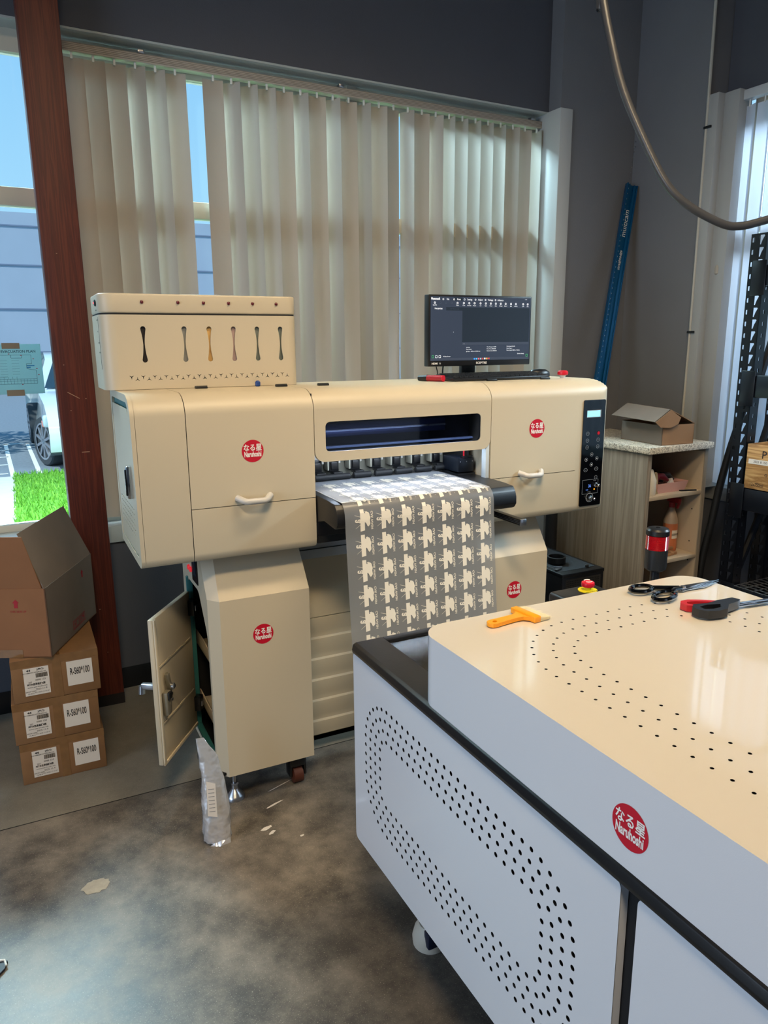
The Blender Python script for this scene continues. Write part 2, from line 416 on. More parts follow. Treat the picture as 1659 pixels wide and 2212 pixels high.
for z in (2.684, 2.690, 2.696, 2.702, 2.708): b.box(-.05, 2.455, .0365, .0385, z, z+.0022, mat('rail_groove', '8c857b', .5))
for x in (.32, 1.22, 2.35): b.box(x-.012, x+.012, .03, .06, 2.710, 2.725, STEEL, .002)
b.build('head_rail', t)
xs = [.055+.0807*i for i in range(30)]
opn = [0, .3, .3, 1, 1, .4, None, .1, 1, 1, .8, .2, 1, .2, 1, .2, 1, .5, -.3, 1, .2, .6, 1, 1, 1, 1, 1, .7, .2, .2]
opn[29] = 1
def opened(x):
    t_ = math.atan2(x+.25, 3.35); return t_+math.acos(min(1, (.0807*cos(t_)-.0008)/.089))
angs = [None if k is None else k*opened(x) for k, x in zip(opn, xs)]
for i, x in enumerate(xs):
    b = B()
    if angs[i] is None: continue
    slat(b, 'x', x, .06, angs[i], .80, 2.664, twist=random.uniform(-.03, .03))
    b.box(x-.004, x+.004, .050, .056, 2.655, 2.680, CLIP)
    b.build('slat', t, smooth=60)
t = thing('vertical_blind', 'bright bluish white vertical blind at the right hand window behind the black rack', 'blind', W, (3.05, -2.0, .80))
b = B(); b.box(3.03, 3.075, -3.58, -.70, 2.70, 2.745, mat('rail_light', 'c6ccd2', .35), .004); b.build('head_rail', t)
for i in range(35):
    y = -.752-.0807*i; b = B()
    a = .75 if i not in (1, 2) else .6
    slat(b, 'y', y, 3.05, -a if i > 2 else a*.35, .80, 2.675, m=SLATR); b.box(3.049, 3.053, y-.003, y+.003, 2.668, 2.705, CLIP)
    b.build('slat', t, smooth=60)
t = thing('blind_chain', 'thin beaded chain with grey tassel hanging beside the right hand blind', 'chain', W, (3.0, -.70, 1.90))
b = B(); b.tube([(3.01, -.70, 2.70), (3.008, -.69, 2.3), (3.006, -.682, 1.935)], .0025, mat('chain_grey', '7e8084', .4, metal=.4), 6)
b.tube([(3.02, -.715, 2.70), (3.02, -.712, 2.2), (3.014, -.69, 1.94)], .0025, MATS['chain_grey'], 6); b.build('chain', t)
b = B(); b.lathe([(.006, 0), (.013, .008), (.013, .04), (.008, .05)], (3.006, -.684, 1.885), mat('tassel_grey', 'a7a39a', .5)); b.build('weight', t)
# conduit on the column and two pipes
t = thing('wall_conduit', 'thin grey conduit running down the corner column with black clips', 'pipe', W, (2.957, -.57, 1.06))
b = B(); b.tube([(2.957, -.573, 3.99), (2.957, -.585, 2.6), (2.957, -.588, 1.6), (2.957, -.585, 1.06)], .008, mat('conduit_grey', 'b8b5ac', .4), 8); b.build('tube', t)
for z in (2.60, 1.60):
    b = B(); b.box(2.945, 2.969, -.600, -.575, z-.006, z+.006, BLACK, .002); b.box(2.946, 2.956, -.618, -.595, z-.006, z+.006, BLACK, .002); b.build('clip', t)
for x, l in ((-.515, 'left'), (-.552, 'right')):
    b = B(); b.tube([(3.09, x, 3.99), (3.09, x, 2.76)], .017 if l == 'left' else .010, mat('pipe_paint', '6b6a69', .6), 12)
    b.build('vertical_pipe', None, 'thicker dark painted pipe above the right window trim' if l == 'left' else 'thinner dark painted pipe beside the thicker one above the right window trim', W, (3.09, x, 2.76), cat='pipe')

# ================================================================== PRINTER
PR = thing('film_printer', 'large cream wide format film printer on two cabinet legs in front of the blinds', 'printer', base=(.89, .2, 0))
WD, X1, X2, X3 = 1.78, .1558, .5573, 1.2335
ZB, ZS, ZT, D = .8987, 1.0678, 1.4147, .434
def prof(z0, z1, inset=0, yb=D):
    """side profile (y,z) of the body shell between z0 and z1 (z1=None -> rounded top)"""
    i = inset; pts = []
    if z0 <= ZB+.001: pts += [(yb-i, ZB+i), (.03+i, ZB+i), (.012+i, ZB+.004+i), (i+.003, ZB+.014+i), (i, ZB+.03+i)]
    else: pts += [(yb-i, z0), (i, z0)]
    if z1 is None:
        for k in range(0, 11):
            a = pi-.5*pi*k/10; pts.append((.085+(.085-i)*cos(a), ZT-.062+(.062-i)*sin(a)))
        pts.append((yb-i, ZT-i))
    else: pts += [(i, z1), (yb-i, z1)]
    return pts
g = .0012
b = B(); b.prism(prof(ZB, None), 'x', .012, X1-g, PAINT); b.build('end_cover', PR)
b = B(); b.prism(prof(ZS+g, None), 'x', X1+g, X2-g, PAINT); UP = b.build('front_cover', PR)
b = B(); b.prism(prof(ZB, ZS-g), 'x', X1+g, X2-g, PAINT); b.build('lower_cover', PR)
# right section, with rounded right end
def endround(x0, x1, z0, z1):
    b = B(); b.prism(prof(z0, z1), 'x', x0, x1, PAINT); return b
b = endround(X3+g, 1.6285, ZS+g, None)
UPR = b.build('front_cover', PR)
b = B(); b.prism(prof(ZB, ZS-g), 'x', 1.2755, 1.6285, PAINT); b.prism(prof(ZB, ZS-g), 'x', X3+g, 1.2755-g, PAINT)
b.build('lower_cover', PR)
# right end cover: profile blended by rounded corners in x-z
b = B(); ns = 9; rr = .045; rings = []
pr = prof(ZB, None); cy, cz = .2, (ZB+ZT)/2
for k in range(ns+1):
    a = .5*pi*k/ns; x = WD-rr+rr*sin(a); q = rr*(1-cos(a))*(1 if k else 0)
    ring = []
    for (y, z) in pr:
        zz = min(max(z, ZB+q*.5), ZT-q); yy = max(y, q*.35) if y < .2 else y
        ring.append((x, yy, zz))
    rings.append(ring)
rings.insert(0, [(1.6285, y, z) for y, z in pr]); n = len(pr)
vs = [p for r in rings for p in r]; fs = []
for k in range(len(rings)-1):
    for i in range(n): fs.append((k*n+i, k*n+(i+1) % n, (k+1)*n+(i+1) % n, (k+1)*n+i))
fs += [tuple(range(n))[::-1], tuple(range((len(rings)-1)*n, len(rings)*n))]
b.add(vs, fs, PAINT); b.build('end_cover', PR, smooth=50)
b = B(); b.prism(prof(ZB, None, .004), 'x', .02, X2-.004, DARK); b.build('inner_frame', PR)
b = B(); b.prism(prof(ZB, None, .004), 'x', X3+.004, 1.7, DARK); b.build('inner_frame', PR)
# left side cheek (x=0) and side door
YZm = ((0, -1, 0), (0, 0, 1))
side = [(-p[0], p[1]) for p in prof(ZB, None)]
hole = rrect(-.408, -.04, .925, 1.392, [.01, .025, .03, .03])
b = B(); b.plate([side, hole], (0, 0, 0), YZm, .013, PAINT, PAINT); b.build('side_cheek', PR)
b = B(); b.box(.0085, .0115, .035, .412, .92, 1.395, TEAL)
b.build('door_gasket', PR)
slots = []
for r in range(6):
    z = 1.068-.0165*r
    for k in range(9):
        y = .075+.033*k; slots.append(rrect(-y-.022, -y, z, z+.0035, .0016, 2))
dl = rrect(-.402, -.046, .931, 1.372, [.01, .025, .03, .012])
b = B(); b.plate([dl]+slots, (.001, 0, 0), YZm, .004, PAINT); SD = b.build('side_door', PR)
b = B(); b.box(.006, .0075, .06, .39, .95, 1.1, DARK); b.build('vent_backing', SD)
b = B(); b.box(-.014, .002, .066, .084, 1.105, 1.205, CHROME, .004); b.box(-.018, -.012, .07, .08, 1.115, 1.195, BLACKG, .002); b.build('handle', SD, 'chrome recessed handle')
# middle cover with window
b = B(); xa, xb = X2+g, X3-g
outer = rrect(xa, xb, 1.181, ZT-.062, [.035, .035, 0, 0])
win = rrect(.596, 1.190, 1.213, 1.310, .016)
b.plate([outer, win], (0, 0, 0), XZ, .014, PAINT)
arc = [(.085-.085*cos(.5*pi*k/12), ZT-.062+.062*sin(.5*pi*k/12)) for k in range(13)]
arc2 = [(y+.012*(1-i/14), z-.012) for i, (y, z) in enumerate(arc)]
sec = arc+[(D, ZT), (D, ZT-.012)]+arc2[::-1]
b.prism(sec, 'x', xa, xb, PAINT)
MC = b.build('middle_cover', PR)
GL2 = mat('smoked_window', '04060c', .05, coat=.6, alpha=1)
def smoked():
    m = bpy.data.materials.new('smoked_glass'); m.use_nodes = True; nt = m.node_tree; nt.nodes.clear()
    o = nt.nodes.new('ShaderNodeOutputMaterial'); t = nt.nodes.new('ShaderNodeBsdfTransparent'); g = nt.nodes.new('ShaderNodeBsdfGlossy')
    t.inputs[0].default_value = (.16, .19, .30, 1); g.inputs['Roughness'].default_value = .03
    x = nt.nodes.new('ShaderNodeMixShader'); f = nt.nodes.new('ShaderNodeFresnel'); f.inputs[0].default_value = 1.45
    nt.links.new(f.outputs[0], x.inputs[0]); nt.links.new(t.outputs[0], x.inputs[1]); nt.links.new(g.outputs[0], x.inputs[2]); nt.links.new(x.outputs[0], o.inputs[0]); return m
SMOKE = smoked()
b = B(); b.plate([rrect(.5965, 1.1895, 1.2135, 1.3095, .016)], (0, .003, 0), XZ, 0, SMOKE); b.build('smoked_window', MC)
# cavity
GREYP = mat('inner_steel', '9b998c', .45); SLV = mat('inner_aluminium', 'c9c6c0', .35, metal=.6)
b = B()
b.box(X2, X3, .40, .41, .93, 1.40, DARK); b.box(X2-.001, X2+.002, .02, .40, .93, 1.40, DARK); b.box(X3-.03, X3-.027, .1, .40, 1.05, 1.40, DARK)
b.box(X2, X3-.03, .285, .29, 1.075, 1.16, GREYP)
b.box(X2, 1.20, .235, .255, 1.150, 1.172, SLV, .002); b.box(X2, 1.20, .20, .24, 1.172, 1.182, GREYP)
b.box(X2, 1.20, .26, .30, 1.225, 1.275, mat('rail_dark', '2c3450', .3, metal=.6), .003)
b.box(X2, 1.20, .255, .262, 1.245, 1.252, CHROME)
b.build('print_bay', PR)
b = B(); b.box(X3-.018, X3-.003, .002, .03, 1.062, 1.24, mat('inner_white_edge', 'cdd6da', .4), .002); b.build('bay_edge', PR)
b = B(); b.box(1.155, 1.222, .09, .20, 1.085, 1.138, mat('navy_black', '131a26', .4), .003)
b.box(1.15, 1.226, .085, .2, 1.064, 1.082, BLACK, .002); b.box(1.165, 1.215, .088, .092, 1.142, 1.146, BLACK)
b.tube([(1.19, .11, 1.14), (1.19, .11, 1.165)], .003, RED, 6)
for x in (1.163, 1.19, 1.215): b.disc((x, .0895, 1.125), XZ, .002, STEEL, 8)
b.build('carriage_box', PR)
for x in (.585, .657, .722, .806, .892, .975, 1.060, 1.146):
    if x < .6: continue
    b = B()
    b.box(x-.024, x+.016, .235, .275, 1.105, 1.155, BLACK, .003); b.box(x-.016, x+.010, .228, .236, 1.112, 1.140, BLACKM, .002)
    b.box(x+.010, x+.018, .222, .234, 1.135, 1.155, SLV, .002); b.box(x-.030, x-.024, .23, .27, 1.11, 1.15, GREYP, .001)
    b.box(x-.018, x+.018, .20, .24, 1.096, 1.106, BLACK, .002)
    hold = b.build('roller_holder', PR)
    b = B(); b.lathe([(.007, -.036), (.011, -.033), (.011, .033), (.007, .036)], (x+.008, .2, 1.091), mat('rubber', '1a1b1e', .6), (1, 0, 0), 16); b.build('pinch_roller', hold)
LEDM = mat('led_strip', '9fb4d8', .5, em=.25, emc='c9dcff')
b = B(); b.box(.60, 1.19, .05, .07, 1.216, 1.222, LEDM); b.build('light_strip', PR, 'bluish white light strip inside the print bay')
# platen and apron
ap = [(.29, 1.076), (-.04, 1.074), (-.10, 1.0735), (-.15, 1.070), (-.163, 1.056), (-.171, 1.035), (-.172, 1.012), (-.162, .998), (-.148, .992), (-.06, 1.0), (0, .985), (.0, .935), (.29, .935)]
b = B(); b.prism(ap, 'x', X2+.002, X3-.004, BLACKM, .003); b.build('platen_apron', PR)
b = B(); b.box(.5825, 1.13, -.150, .285, 1.0742, 1.0756, mat('platen_plate', 'dfe4ea', .5)); b.build('platen_plate', PR)
b = B(); b.box(X2+.002, X3-.004, .002, .29, .912, .985, DARK); b.build('lower_bay_panel', PR)
# covers details: handles
for x0, x1, z, par in ((.296, .403, 1.092, UP), (1.359, 1.461, 1.082, UPR)):
    b = B(); pts = []
    for k in range(13):
        s = k/12; pts.append((x0+(x1-x0)*s, -.004-.028*min(1, sin(pi*min(max(s, .0), 1))*1.7), z-.010*min(1, sin(pi*s)*1.6)))
    b.tube(pts, [.010]*13, mat('handle_plastic', 'c2beb8', .35), 12); b.build('handle', par)
logo(UP, (.3535, 0, 1.2337), XZ[::1], .0347).parent = UP
def logo_at(par, o, r=.0347, UV=XZ):
    return logo(par, o, UV, r)
lg = [ob for ob in UP.children if ob.name.startswith('round_logo')][0]
# (XZ has its normal pointing to -Y, i.e. towards the room)
logo_at(UPR, (1.4376, 0, 1.2421))
# control panel
CP = B(); CP.plate([rrect(1.655, 1.762, .922, 1.337, .006)], (0, -.0035, 0), XZ, .0035, BLACKG)
cp = CP.build('control_panel', PR)
b = B(); b.plate([rrect(1.6705, 1.7405, 1.270, 1.298, .001)], (0, -.0045, 0), XZ, 0, SLV)
b.plate([rrect(1.672, 1.735, 1.2725, 1.2955, .001)], (0, -.005, 0), XZ, 0, mat('lcd_cyan', '7fd4f4', .3, em=1.0, emc='8fdcff')); b.build('display', cp, 'glowing pale blue display')
RINGC = mat('button_print', '9aa0a6', .4)
def button(x, z, r=.0075, sym='', m=None, w=1):
    b = B(); o = (x, -.0042, z)
    if m: b.disc(o, XZ, r, m, 20)
    b.ring(o, ((w, 0, 0), (0, 0, 1)), r*.86, r, RINGC, 20)
    if sym in '^v<>' and sym:
        k = {'^': 0, 'v': pi, '<': pi/2, '>': -pi/2}[sym]
        b.poly([(x+.0035*sin(a-k), -.0046, z+.0035*cos(a-k)) for a in (0, -2*pi/3, 2*pi/3)], WHITE)
    elif sym: b.text(sym, .0042, (x, -.0046, z), XZ, RINGC, cond=.8)
    b.build('button', cp, 'red round button' if m else None)
for i, s in enumerate(('Menu', 'Clean', 'Test')): button(1.6795, 1.208-.0265*i, sym=s)
button(1.7335, 1.208, sym='', m=RED)
button(1.7325, 1.182, sym='Heat'); button(1.7325, 1.156, sym='Feed')
button(1.705, 1.126, sym='^'); button(1.6785, 1.107, sym='<'); button(1.7315, 1.109, sym='>'); button(1.7055, 1.086, sym='v')
button(1.678, 1.066, sym='Enter', w=1.25); button(1.7315, 1.068, sym='Pause', w=1.25); button(1.7315, 1.034, sym='Cancel')
b = B(); b.plate([rrect(1.6655, 1.745, .999-.029, .999+.028, .002), rrect(1.6665, 1.744, .999-.028, .999+.027, .002)], (0, -.0042, 0), XZ, 0, RINGC)
BLU = mat('display_blue', '5f93ff', .4, em=.8, emc='6f9cff')
b.text('36', .017, (1.702, -.0048, 1.001), XZ, BLU, cond=.8); b.text('run', .008, (1.690, -.0048, .987), XZ, BLU)
b.text('VACUUM', .004, (1.70, -.0048, .978), XZ, RINGC); b.text('POWER', .004, (1.727, -.0048, 1.021), XZ, RINGC)
b.disc((1.7265, -.0048, .987), XZ, .0035, mat('amber', 'e8a020', .4, em=.6), 12)
b.build('fan_display', cp)
b = B(); b.lathe([(.009, 0), (.009, .002), (.006, .004), (.006, .018), (.004, .02)], (1.7335, -.004, 1.003), CHROME, (0, -1, 0), 20); b.build('knob', cp)
b = B(); b.ring((1.7045, -.0048, .957-.002), XZ, .0165, .0185, RINGC); b.lathe([(.010, 0), (.010, .003), (.0055, .004), (.0055, .028), (.004, .03)], (1.7075, -.004, .953), CHROME, (0, -1, 0), 20)
for k in range(5): b.disc((1.7045-.0135*cos(.3+k*.35), -.0048, .955-.0135*sin(.3+k*.35)), XZ, .0014, RINGC, 8)
b.build('knob', cp, 'round dial with chrome shaft')
# hinges on the top, blue cap
for x, y in ((.262, .245), (.522, .205), (.662, .178), (1.188, .150), (1.31, .115), (1.545, .10)):
    b = B(); b.box(x-.02, x+.02, y-.008, y+.008, ZT, ZT+.006, BLACK, .002); b.tube([(x-.02, y, ZT+.006), (x+.02, y, ZT+.006)], .003, BLACK, 8); b.build('hinge', PR)
b = B(); b.lathe([(.006, 0), (.009, .004), (.009, .014), (.005, .019), (0, .020)], (.458, .262, ZT), mat('blue_cap', '173f86', .4)); b.build('blue_cap', PR, 'small dark blue cap')
# rod handle at right of the film
b = B(); b.box(1.232, 1.254, -.19, .05, .935, .957, mat('dark_extrusion', '3b3934', .35, metal=.7), .002)
for z in (.941, .946, .951): b.box(1.2312, 1.2322, -.19, .05, z, z+.0018, STEEL)
b.box(1.230, 1.256, -.198, -.19, .933, .959, STEEL, .003); b.build('profile_bar', PR, 'grooved metal bar with bright end cap')
# leg cabinets
def leg(x0, x1, open_side, name='leg_cabinet'):
    zb, zc, zt = .1263, .7516, .897; bv = .0304 if open_side else 0
    b = B(); yb = .45; f0, f1 = .034, .125
    def ring(z, f, dx=0):
        if open_side: return [(x0+bv+dx, f, z), (x1-dx, f, z), (x1-dx, yb, z), (x0, yb, z), (x0, f+.04, z)]
        return [(x0+dx, f, z), (x1-dx, f, z), (x1-dx, yb, z), (x0+dx, yb, z)]
    R = [ring(zb, f0), ring(zc, f0), ring(zt, f1, .006)]
    n = len(R[0]); vs = [p for r in R for p in r]; fs = []
    for k in range(2):
        for i in range(n):
            if open_side and i == n-2: continue       # left face gets its own plate with the door opening
            fs.append((k*n+i, k*n+(i+1) % n, (k+1)*n+(i+1) % n, (k+1)*n+i))
    fs += [tuple(range(n))[::-1], tuple(range(2*n, 3*n))]
    b.add(vs, fs, PAINT)
    if open_side:
        out = [(-yb, zb), (-(f0+.04), zb), (-(f0+.04), zc), (-(f1+.04), zt), (-yb, zt)]
        hl = [(-.36, .175), (-.105, .175), (-.095, .185), (-.095, .60), (-.11, .635), (-.19, .735), (-.21, .745), (-.35, .745), (-.36, .735)]
        b.plate([out, hl], (x0, 0, 0), YZm, .008, PAINT)
    return b.build(name, PR, smooth=20)
LL = leg(.2, .5356, True)
b = B(); b.box(.206, .528, .044, .445, .13, .14, DARK); b.box(.520, .530, .14, .44, .13, .88, DARK); b.box(.206, .53, .438, .446, .13, .88, DARK); b.box(.236, .53, .038, .042, .2, .74, DARK)
b.build('interior', LL)
b = B()
for y0, y1, z0, z1 in ((.358, .372, .17, .75), (.09, .372, .166, .178)): b.box(.193, .214, y0, y1, z0, z1, TEAL, .002)
b.build('door_gasket', LL)
b = B(); b.box(.225, .51, .06, .43, .47, .478, PAINT, .002); b.box(.225, .232, .06, .43, .47, .52, PAINT, .002); b.box(.225, .51, .06, .43, .235, .243, PAINT, .002); b.box(.225, .232, .06, .43, .235, .28, PAINT, .002); b.build('inner_tray', LL)
# black meter on the cabinet's left face + red buttons
b = B(); b.plate([rrect(-.272, -.188, .765, .862, .003)], (.1975, 0, 0), YZm, .006, BLACKM); b.box(.194, .199, .21, .25, .79, .845, mat('meter_dark', '1b2a38', .2), .002); b.build('breaker_panel', LL)
for y in (.293, .323):
    b = B(); b.lathe([(.010, 0), (.010, .004), (.008, .007), (0, .008)], (.2, y, .795), mat('red_lit', 'e03038', .3, em=.5), (-1, 0, 0), 16); b.build('red_button', LL)
# door
hx, hy = .197, .345; ox, oy = .030, .105
dv = Vector((ox-hx, oy-hy, 0)); dl_ = dv.length; dn = dv.normalized(); nn = Vector((-dn.y, dn.x, 0))
if nn.dot(Vector((-1, 1, 0))) < 0: nn = -nn      # nn: outer side normal
def dmap(p): q = Vector((hx, hy, 0))+dn*p[0]+nn*p[1]+Vector((0, 0, p[2])); return tuple(q)
b = B(); b.box(0, dl_, 0, .018, .185, .70, PAINT, .004)
for z in (.33, .53): b.box(.02, dl_-.015, -.003, .001, z-.004, z+.004, PAINT, .001)
b.box(dl_-.014, dl_, -.006, .0, .185, .70, PAINT, .002); b.box(0.01, dl_, -.006, 0, .185, .197, PAINT, .002)
b.xf(dmap); DR = b.build('cabinet_door', LL, 'open door with latch on its inner side')
b = B(); b.box(dl_-.05, dl_-.018, -.022, -.003, .36, .44, mat('lock_grey', '8f8a7c', .35, metal=.5), .003); b.box(dl_-.046, dl_-.022, -.028, -.02, .415, .44, BLACK, .002)
b.box(dl_-.062, dl_-.046, -.02, -.006, .43, .50, MATS['lock_grey'], .003, rot=('Y', .25)); b.lathe([(.011, 0), (.011, .008), (.005, .012)], (dl_-.06, -.02, .448), STEEL, (0, -1, 0), 16)
for z in (.425, .405): b.lathe([(.005, 0), (.005, .003)], (dl_-.052, -.022, z), STEEL, (0, -1, 0), 12)
b.xf(dmap); b.build('latch', DR)
b = B(); b.box(dl_-.05, dl_-.03, .018, .075, .442, .462, STEEL, .003); b.tube([(dl_-.04, .075, .452), (dl_-.035, .075, .425)], .011, STEEL, 14); b.xf(dmap); b.build('lever_handle', DR)
for z in (.27, .64):
    b = B(); b.box(-.012, .02, -.022, .004, z-.028, z+.028, BLACK, .003); b.box(-.006, .012, -.026, -.02, z-.01, z+.01, STEEL, .001); b.xf(dmap); b.build('hinge', DR)
RL = leg(1.228, 1.5385, False)
b = B(); b.box(1.255, 1.275, .052, .062, .868, .876, BLACK, rot=('X', -.5)); b.build('small_slot', RL)
b = logo(LL, (.3702, .034, .6183), XZ, .0347); logo(RL, (1.3839, .034, .6118), XZ, .0347)
# feet and casters
for (x, y) in ((.262, .105), (.232, .42), (1.50, .10), (1.50, .42)):
    b = B(); b.lathe([(.034, 0), (.034, .008), (.030, .014), (.012, .036), (.011, .05), (.0075, .05), (.0075, .13)], (x, y, 0), STEEL, seg=28)
    b.lathe([(.014, .052), (.014, .06)], (x, y, 0), STEEL, seg=6); b.build('leveling_foot', PR)
for (x, y) in ((.49, .105), (.49, .40), (1.27, .10)):
    b = B(); b.box(x-.035, x+.035, y-.03, y+.03, .112, .127, BLACK, .003); b.box(x-.032, x-.022, y-.025, y+.02, .03, .115, BLACK, .004); b.box(x+.022, x+.032, y-.025, y+.02, .03, .115, BLACK, .004)
    b.box(x-.03, x+.03, y-.03, y+.03, .068, .112, BLACK, .01)
    c_ = b.build('caster', PR)
    b = B(); b.lathe([(.022, -.02), (.032, -.017), (.032, .017), (.022, .02)], (x, y-.004, .032), mat('orange_rubber', '5a2c1c', .6), (1, 0, 0), 24); b.build('wheel', c_, 'dull orange wheel')
# beams and folded trough between legs
BEAM = mat('bluish_grey_paint', 'b4bcc4', .4)  # pale bluish grey coat of the cross beam
b = B(); b.box(.53, 1.24, .20, .42, .80, .897, BEAM, .003); b.box(.53, 1.24, .196, .202, .835, .837, DARK); b.build('cross_beam', PR)
tr = [(.26, .80), (.245, .80), (.245, .558)]
z = .556; tr += [(.25, z), (.25, z-.001)]
zz = .555
while zz > .12:
    tr += [(.245, zz), (.245, zz-.042), (.2505, zz-.058), (.2505, zz-.078)]; zz -= .085
tr += [(.2505, .085), (.28, .085), (.28, .80)]
b = B(); b.prism(tr, 'x', .537, 1.228, PAINT); b.build('folded_apron', PR)
b = B(); b.box(1.60, 1.66, .33, .39, .0, .9, BLACK, .003); b.build('rear_post', PR)

# e-stop on the printer, ink cabinet -------------------------------
def estop(par, x, y, z, s=1, plate=False):
    b = B()
    if plate: b.lathe([(.0, 0), (.030*s, 0), (.030*s, .002*s), (.0, .0021*s)], (x, y, z), YELLOW)
    b.lathe([(.011*s, 0), (.011*s, .010*s), (.0135*s, .011*s), (.0135*s, .013*s)], (x, y, z), YELLOW if plate else mat('white_collar', 'd8d4d0', .4)); c0 = b.build('collar', par)
    b = B(); b.lathe([(.012*s, .012*s), (.0195*s, .014*s), (.021*s, .02*s), (.0195*s, .027*s), (.014*s, .030*s), (0, .031*s)], (x, y, z), RED); h = b.build('mushroom_button', par)
    if plate:
        b = B()
        for a0 in (.4, 3.5):
            pts = [(x+.0125*s*cos(a0+i*.25), y+.0125*s*sin(a0+i*.25), z+.0312*s) for i in range(8)]; b.tube(pts, .0013*s, WHITE, 6)
        b.build('arrow_marks', h)
        b = B(); b.text('EMERGENCY STOP', .0075*s, (x, y-.022*s, z+.0026*s), XY, INK, bold=.02); b.build('lettering', c0)
e = thing('emergency_stop', 'small red mushroom button on top right of the printer', 'stop button', base=(1.655, .13, ZT)); estop(e, 1.655, .13, ZT)
IC = thing('ink_cabinet', 'cream ink cabinet with six bone shaped windows on the printer top', 'ink cabinet', base=(.29, .42, ZT))
fy, by = .28, .52
plan = rrect(-.028, .612, fy, by, [.045, .03, .02, .02], 8)
bones = []
bx_ = [.0985, .2265, .307, .388, .469, .5505]
for x in bx_:
    lp = []
    for k in range(9): a = pi*k/8; lp.append((x+.0083*cos(a), 1.604+.0083*sin(a)))
    for k in range(1, 10): s = k/10; lp.append((x-.0025-(.0058)*abs(2*s-1)**1.7+.003*s*0, 1.604-.096*s))
    for k in range(9): a = pi+pi*k/8; lp.append((x+.0083*cos(a), 1.508+.0083*sin(a)))
    for k in range(1, 10): s = k/10; lp.append((x+.0025+.0058*abs(2*s-1)**1.7, 1.508+.096*s))
    bones.append(lp)
def wye(x, z, s, up):
    out = []; w = .0011
    for k in range(3):
        a = (pi/2 if not up else -pi/2)+k*2*pi/3
        tip = (x+s*cos(a), z+s*sin(a)); a2 = a+pi/3
        out += [(tip[0]+w*.4*sin(a), tip[1]-w*.4*cos(a)), (tip[0]-w*.4*sin(a), tip[1]+w*.4*cos(a)), (x+w*1.3*cos(a2), z+w*1.3*sin(a2))]
    return out
wyes = []
for i in range(15):
    x = .053+.0357*i; wyes.append(wye(x, 1.4555, .0075, True)); wyes.append(wye(x+.0175, 1.4475, .0075, False))
b = B()
# front face plate with windows
b.plate([rrect(.017, .582, 1.416, 1.6475, 0), *bones, *wyes], (0, fy, 0), XZ, .004, PAINT)
n = len(plan)
def wallband(z0, z1):
    A = [(x, y, z0) for x, y in plan]; Z = [(x, y, z1) for x, y in plan]
    fs = []
    for i in range(n):
        j = (i+1) % n
        if abs(plan[i][1]-fy) < 1e-6 and abs(plan[j][1]-fy) < 1e-6 and z1 < 1.66: continue
        fs.append((i, j, n+j, n+i))
    b.add(A+Z, fs, PAINT)
wallband(1.416, 1.6475); ib = b.build('cabinet_shell', IC)
b = B(); pl2 = rrect(-.0255, .6095, fy+.0025, by-.002, [.043, .028, .02, .02], 8); b.prism(pl2, 'z', 1.646, 1.6525, DARK); b.build('lid_seam', IC)
b = B(); b.prism(plan, 'z', 1.6515, 1.7115, PAINT, .006, 3); lid = b.build('cabinet_lid', IC)
b = B(); b.box(.0, .6, fy+.03, fy+.033, 1.42, 1.645, DARK); b.build('interior', IC)
for x, c in zip(bx_, ('2e2a2c', '8d9090', 'd8b070', 'b09a9a', '747c78', '6a726e')):
    b = B(); b.box(x-.03, x+.03, fy+.008, fy+.028, 1.49, 1.625, mat('ink_'+c, c, .3), .006); b.build('ink_bottle', IC)
for x in (.1005, .212, .2935, .376, .457, .539):
    b = B(); b.lathe([(.0052, 0), (.0052, .003), (.0035, .0045), (0, .005)], (x, fy, 1.686), mat('led_dark_red', '5a1820', .25, em=.05), (0, -1, 0), 14); b.build('indicator', lid)
b = B()
for y, z in ((.345, 1.66), (.36, 1.66), (.36, 1.63), (.335, 1.63), (.355, 1.595), (.36, 1.56), (.335, 1.56), (.355, 1.53), (.335, 1.53)): b.box(-.0285, -.027, y, y+.006, z, z+.004, DARK)
b.box(-.0286, -.0275, .325, .3262, 1.48, 1.64, DARK); b.build('side_ports', IC)
b = B(); b.lathe([(.010, 0), (.010, .004), (.006, .006)], (-.028, .35, 1.684), BLACK, (-1, 0, 0), 6); b.lathe([(.004, 0), (0, .002)], (-.034, .35, 1.684), mat('red_led', 'ff5050', .3, em=2), (-1, 0, 0), 10); b.build('power_socket', IC)

# printed film -----------------------------------------------------
FILMX0, FW = .5823, .548
path = [(.27, 1.0785), (.0, 1.0785), (-.06, 1.0785), (-.14, 1.0772), (-.156, 1.0725), (-.168, 1.061), (-.1765, 1.042), (-.179, 1.02), (-.1795, .99), (-.2048, .7212), (-.222, .56), (-.245, .48), (-.29, .42), (-.36, .40), (-.43, .42), (-.49, .50), (-.53, .62), (-.565, .72), (-.60, .79), (-.622, .797)]
cum = [0]
for a, c in zip(path, path[1:]): cum.append(cum[-1]+math.dist(a, c))
def fpos(s, off=0):
    s = max(0, min(s, cum[-1]-1e-6)); i = max(k for k in range(len(cum)-1) if cum[k] <= s+1e-9)
    t_ = (s-cum[i])/(cum[i+1]-cum[i]); a, c = path[i], path[i+1]
    def tan(j):
        p, q = path[max(j-1, 0)], path[min(j+1, len(path)-1)]; d = math.dist(p, q); return ((q[0]-p[0])/d, (q[1]-p[1])/d)
    t0, t1 = tan(i), tan(i+1); ty, tz = t0[0]*(1-t_)+t1[0]*t_, t0[1]*(1-t_)+t1[1]*t_
    L = sqrt(ty*ty+tz*tz) or 1
    ny, nz = tz/L, -ty/L
    return (a[0]+(c[0]-a[0])*t_+ny*off, a[1]+(c[1]-a[1])*t_+nz*off)
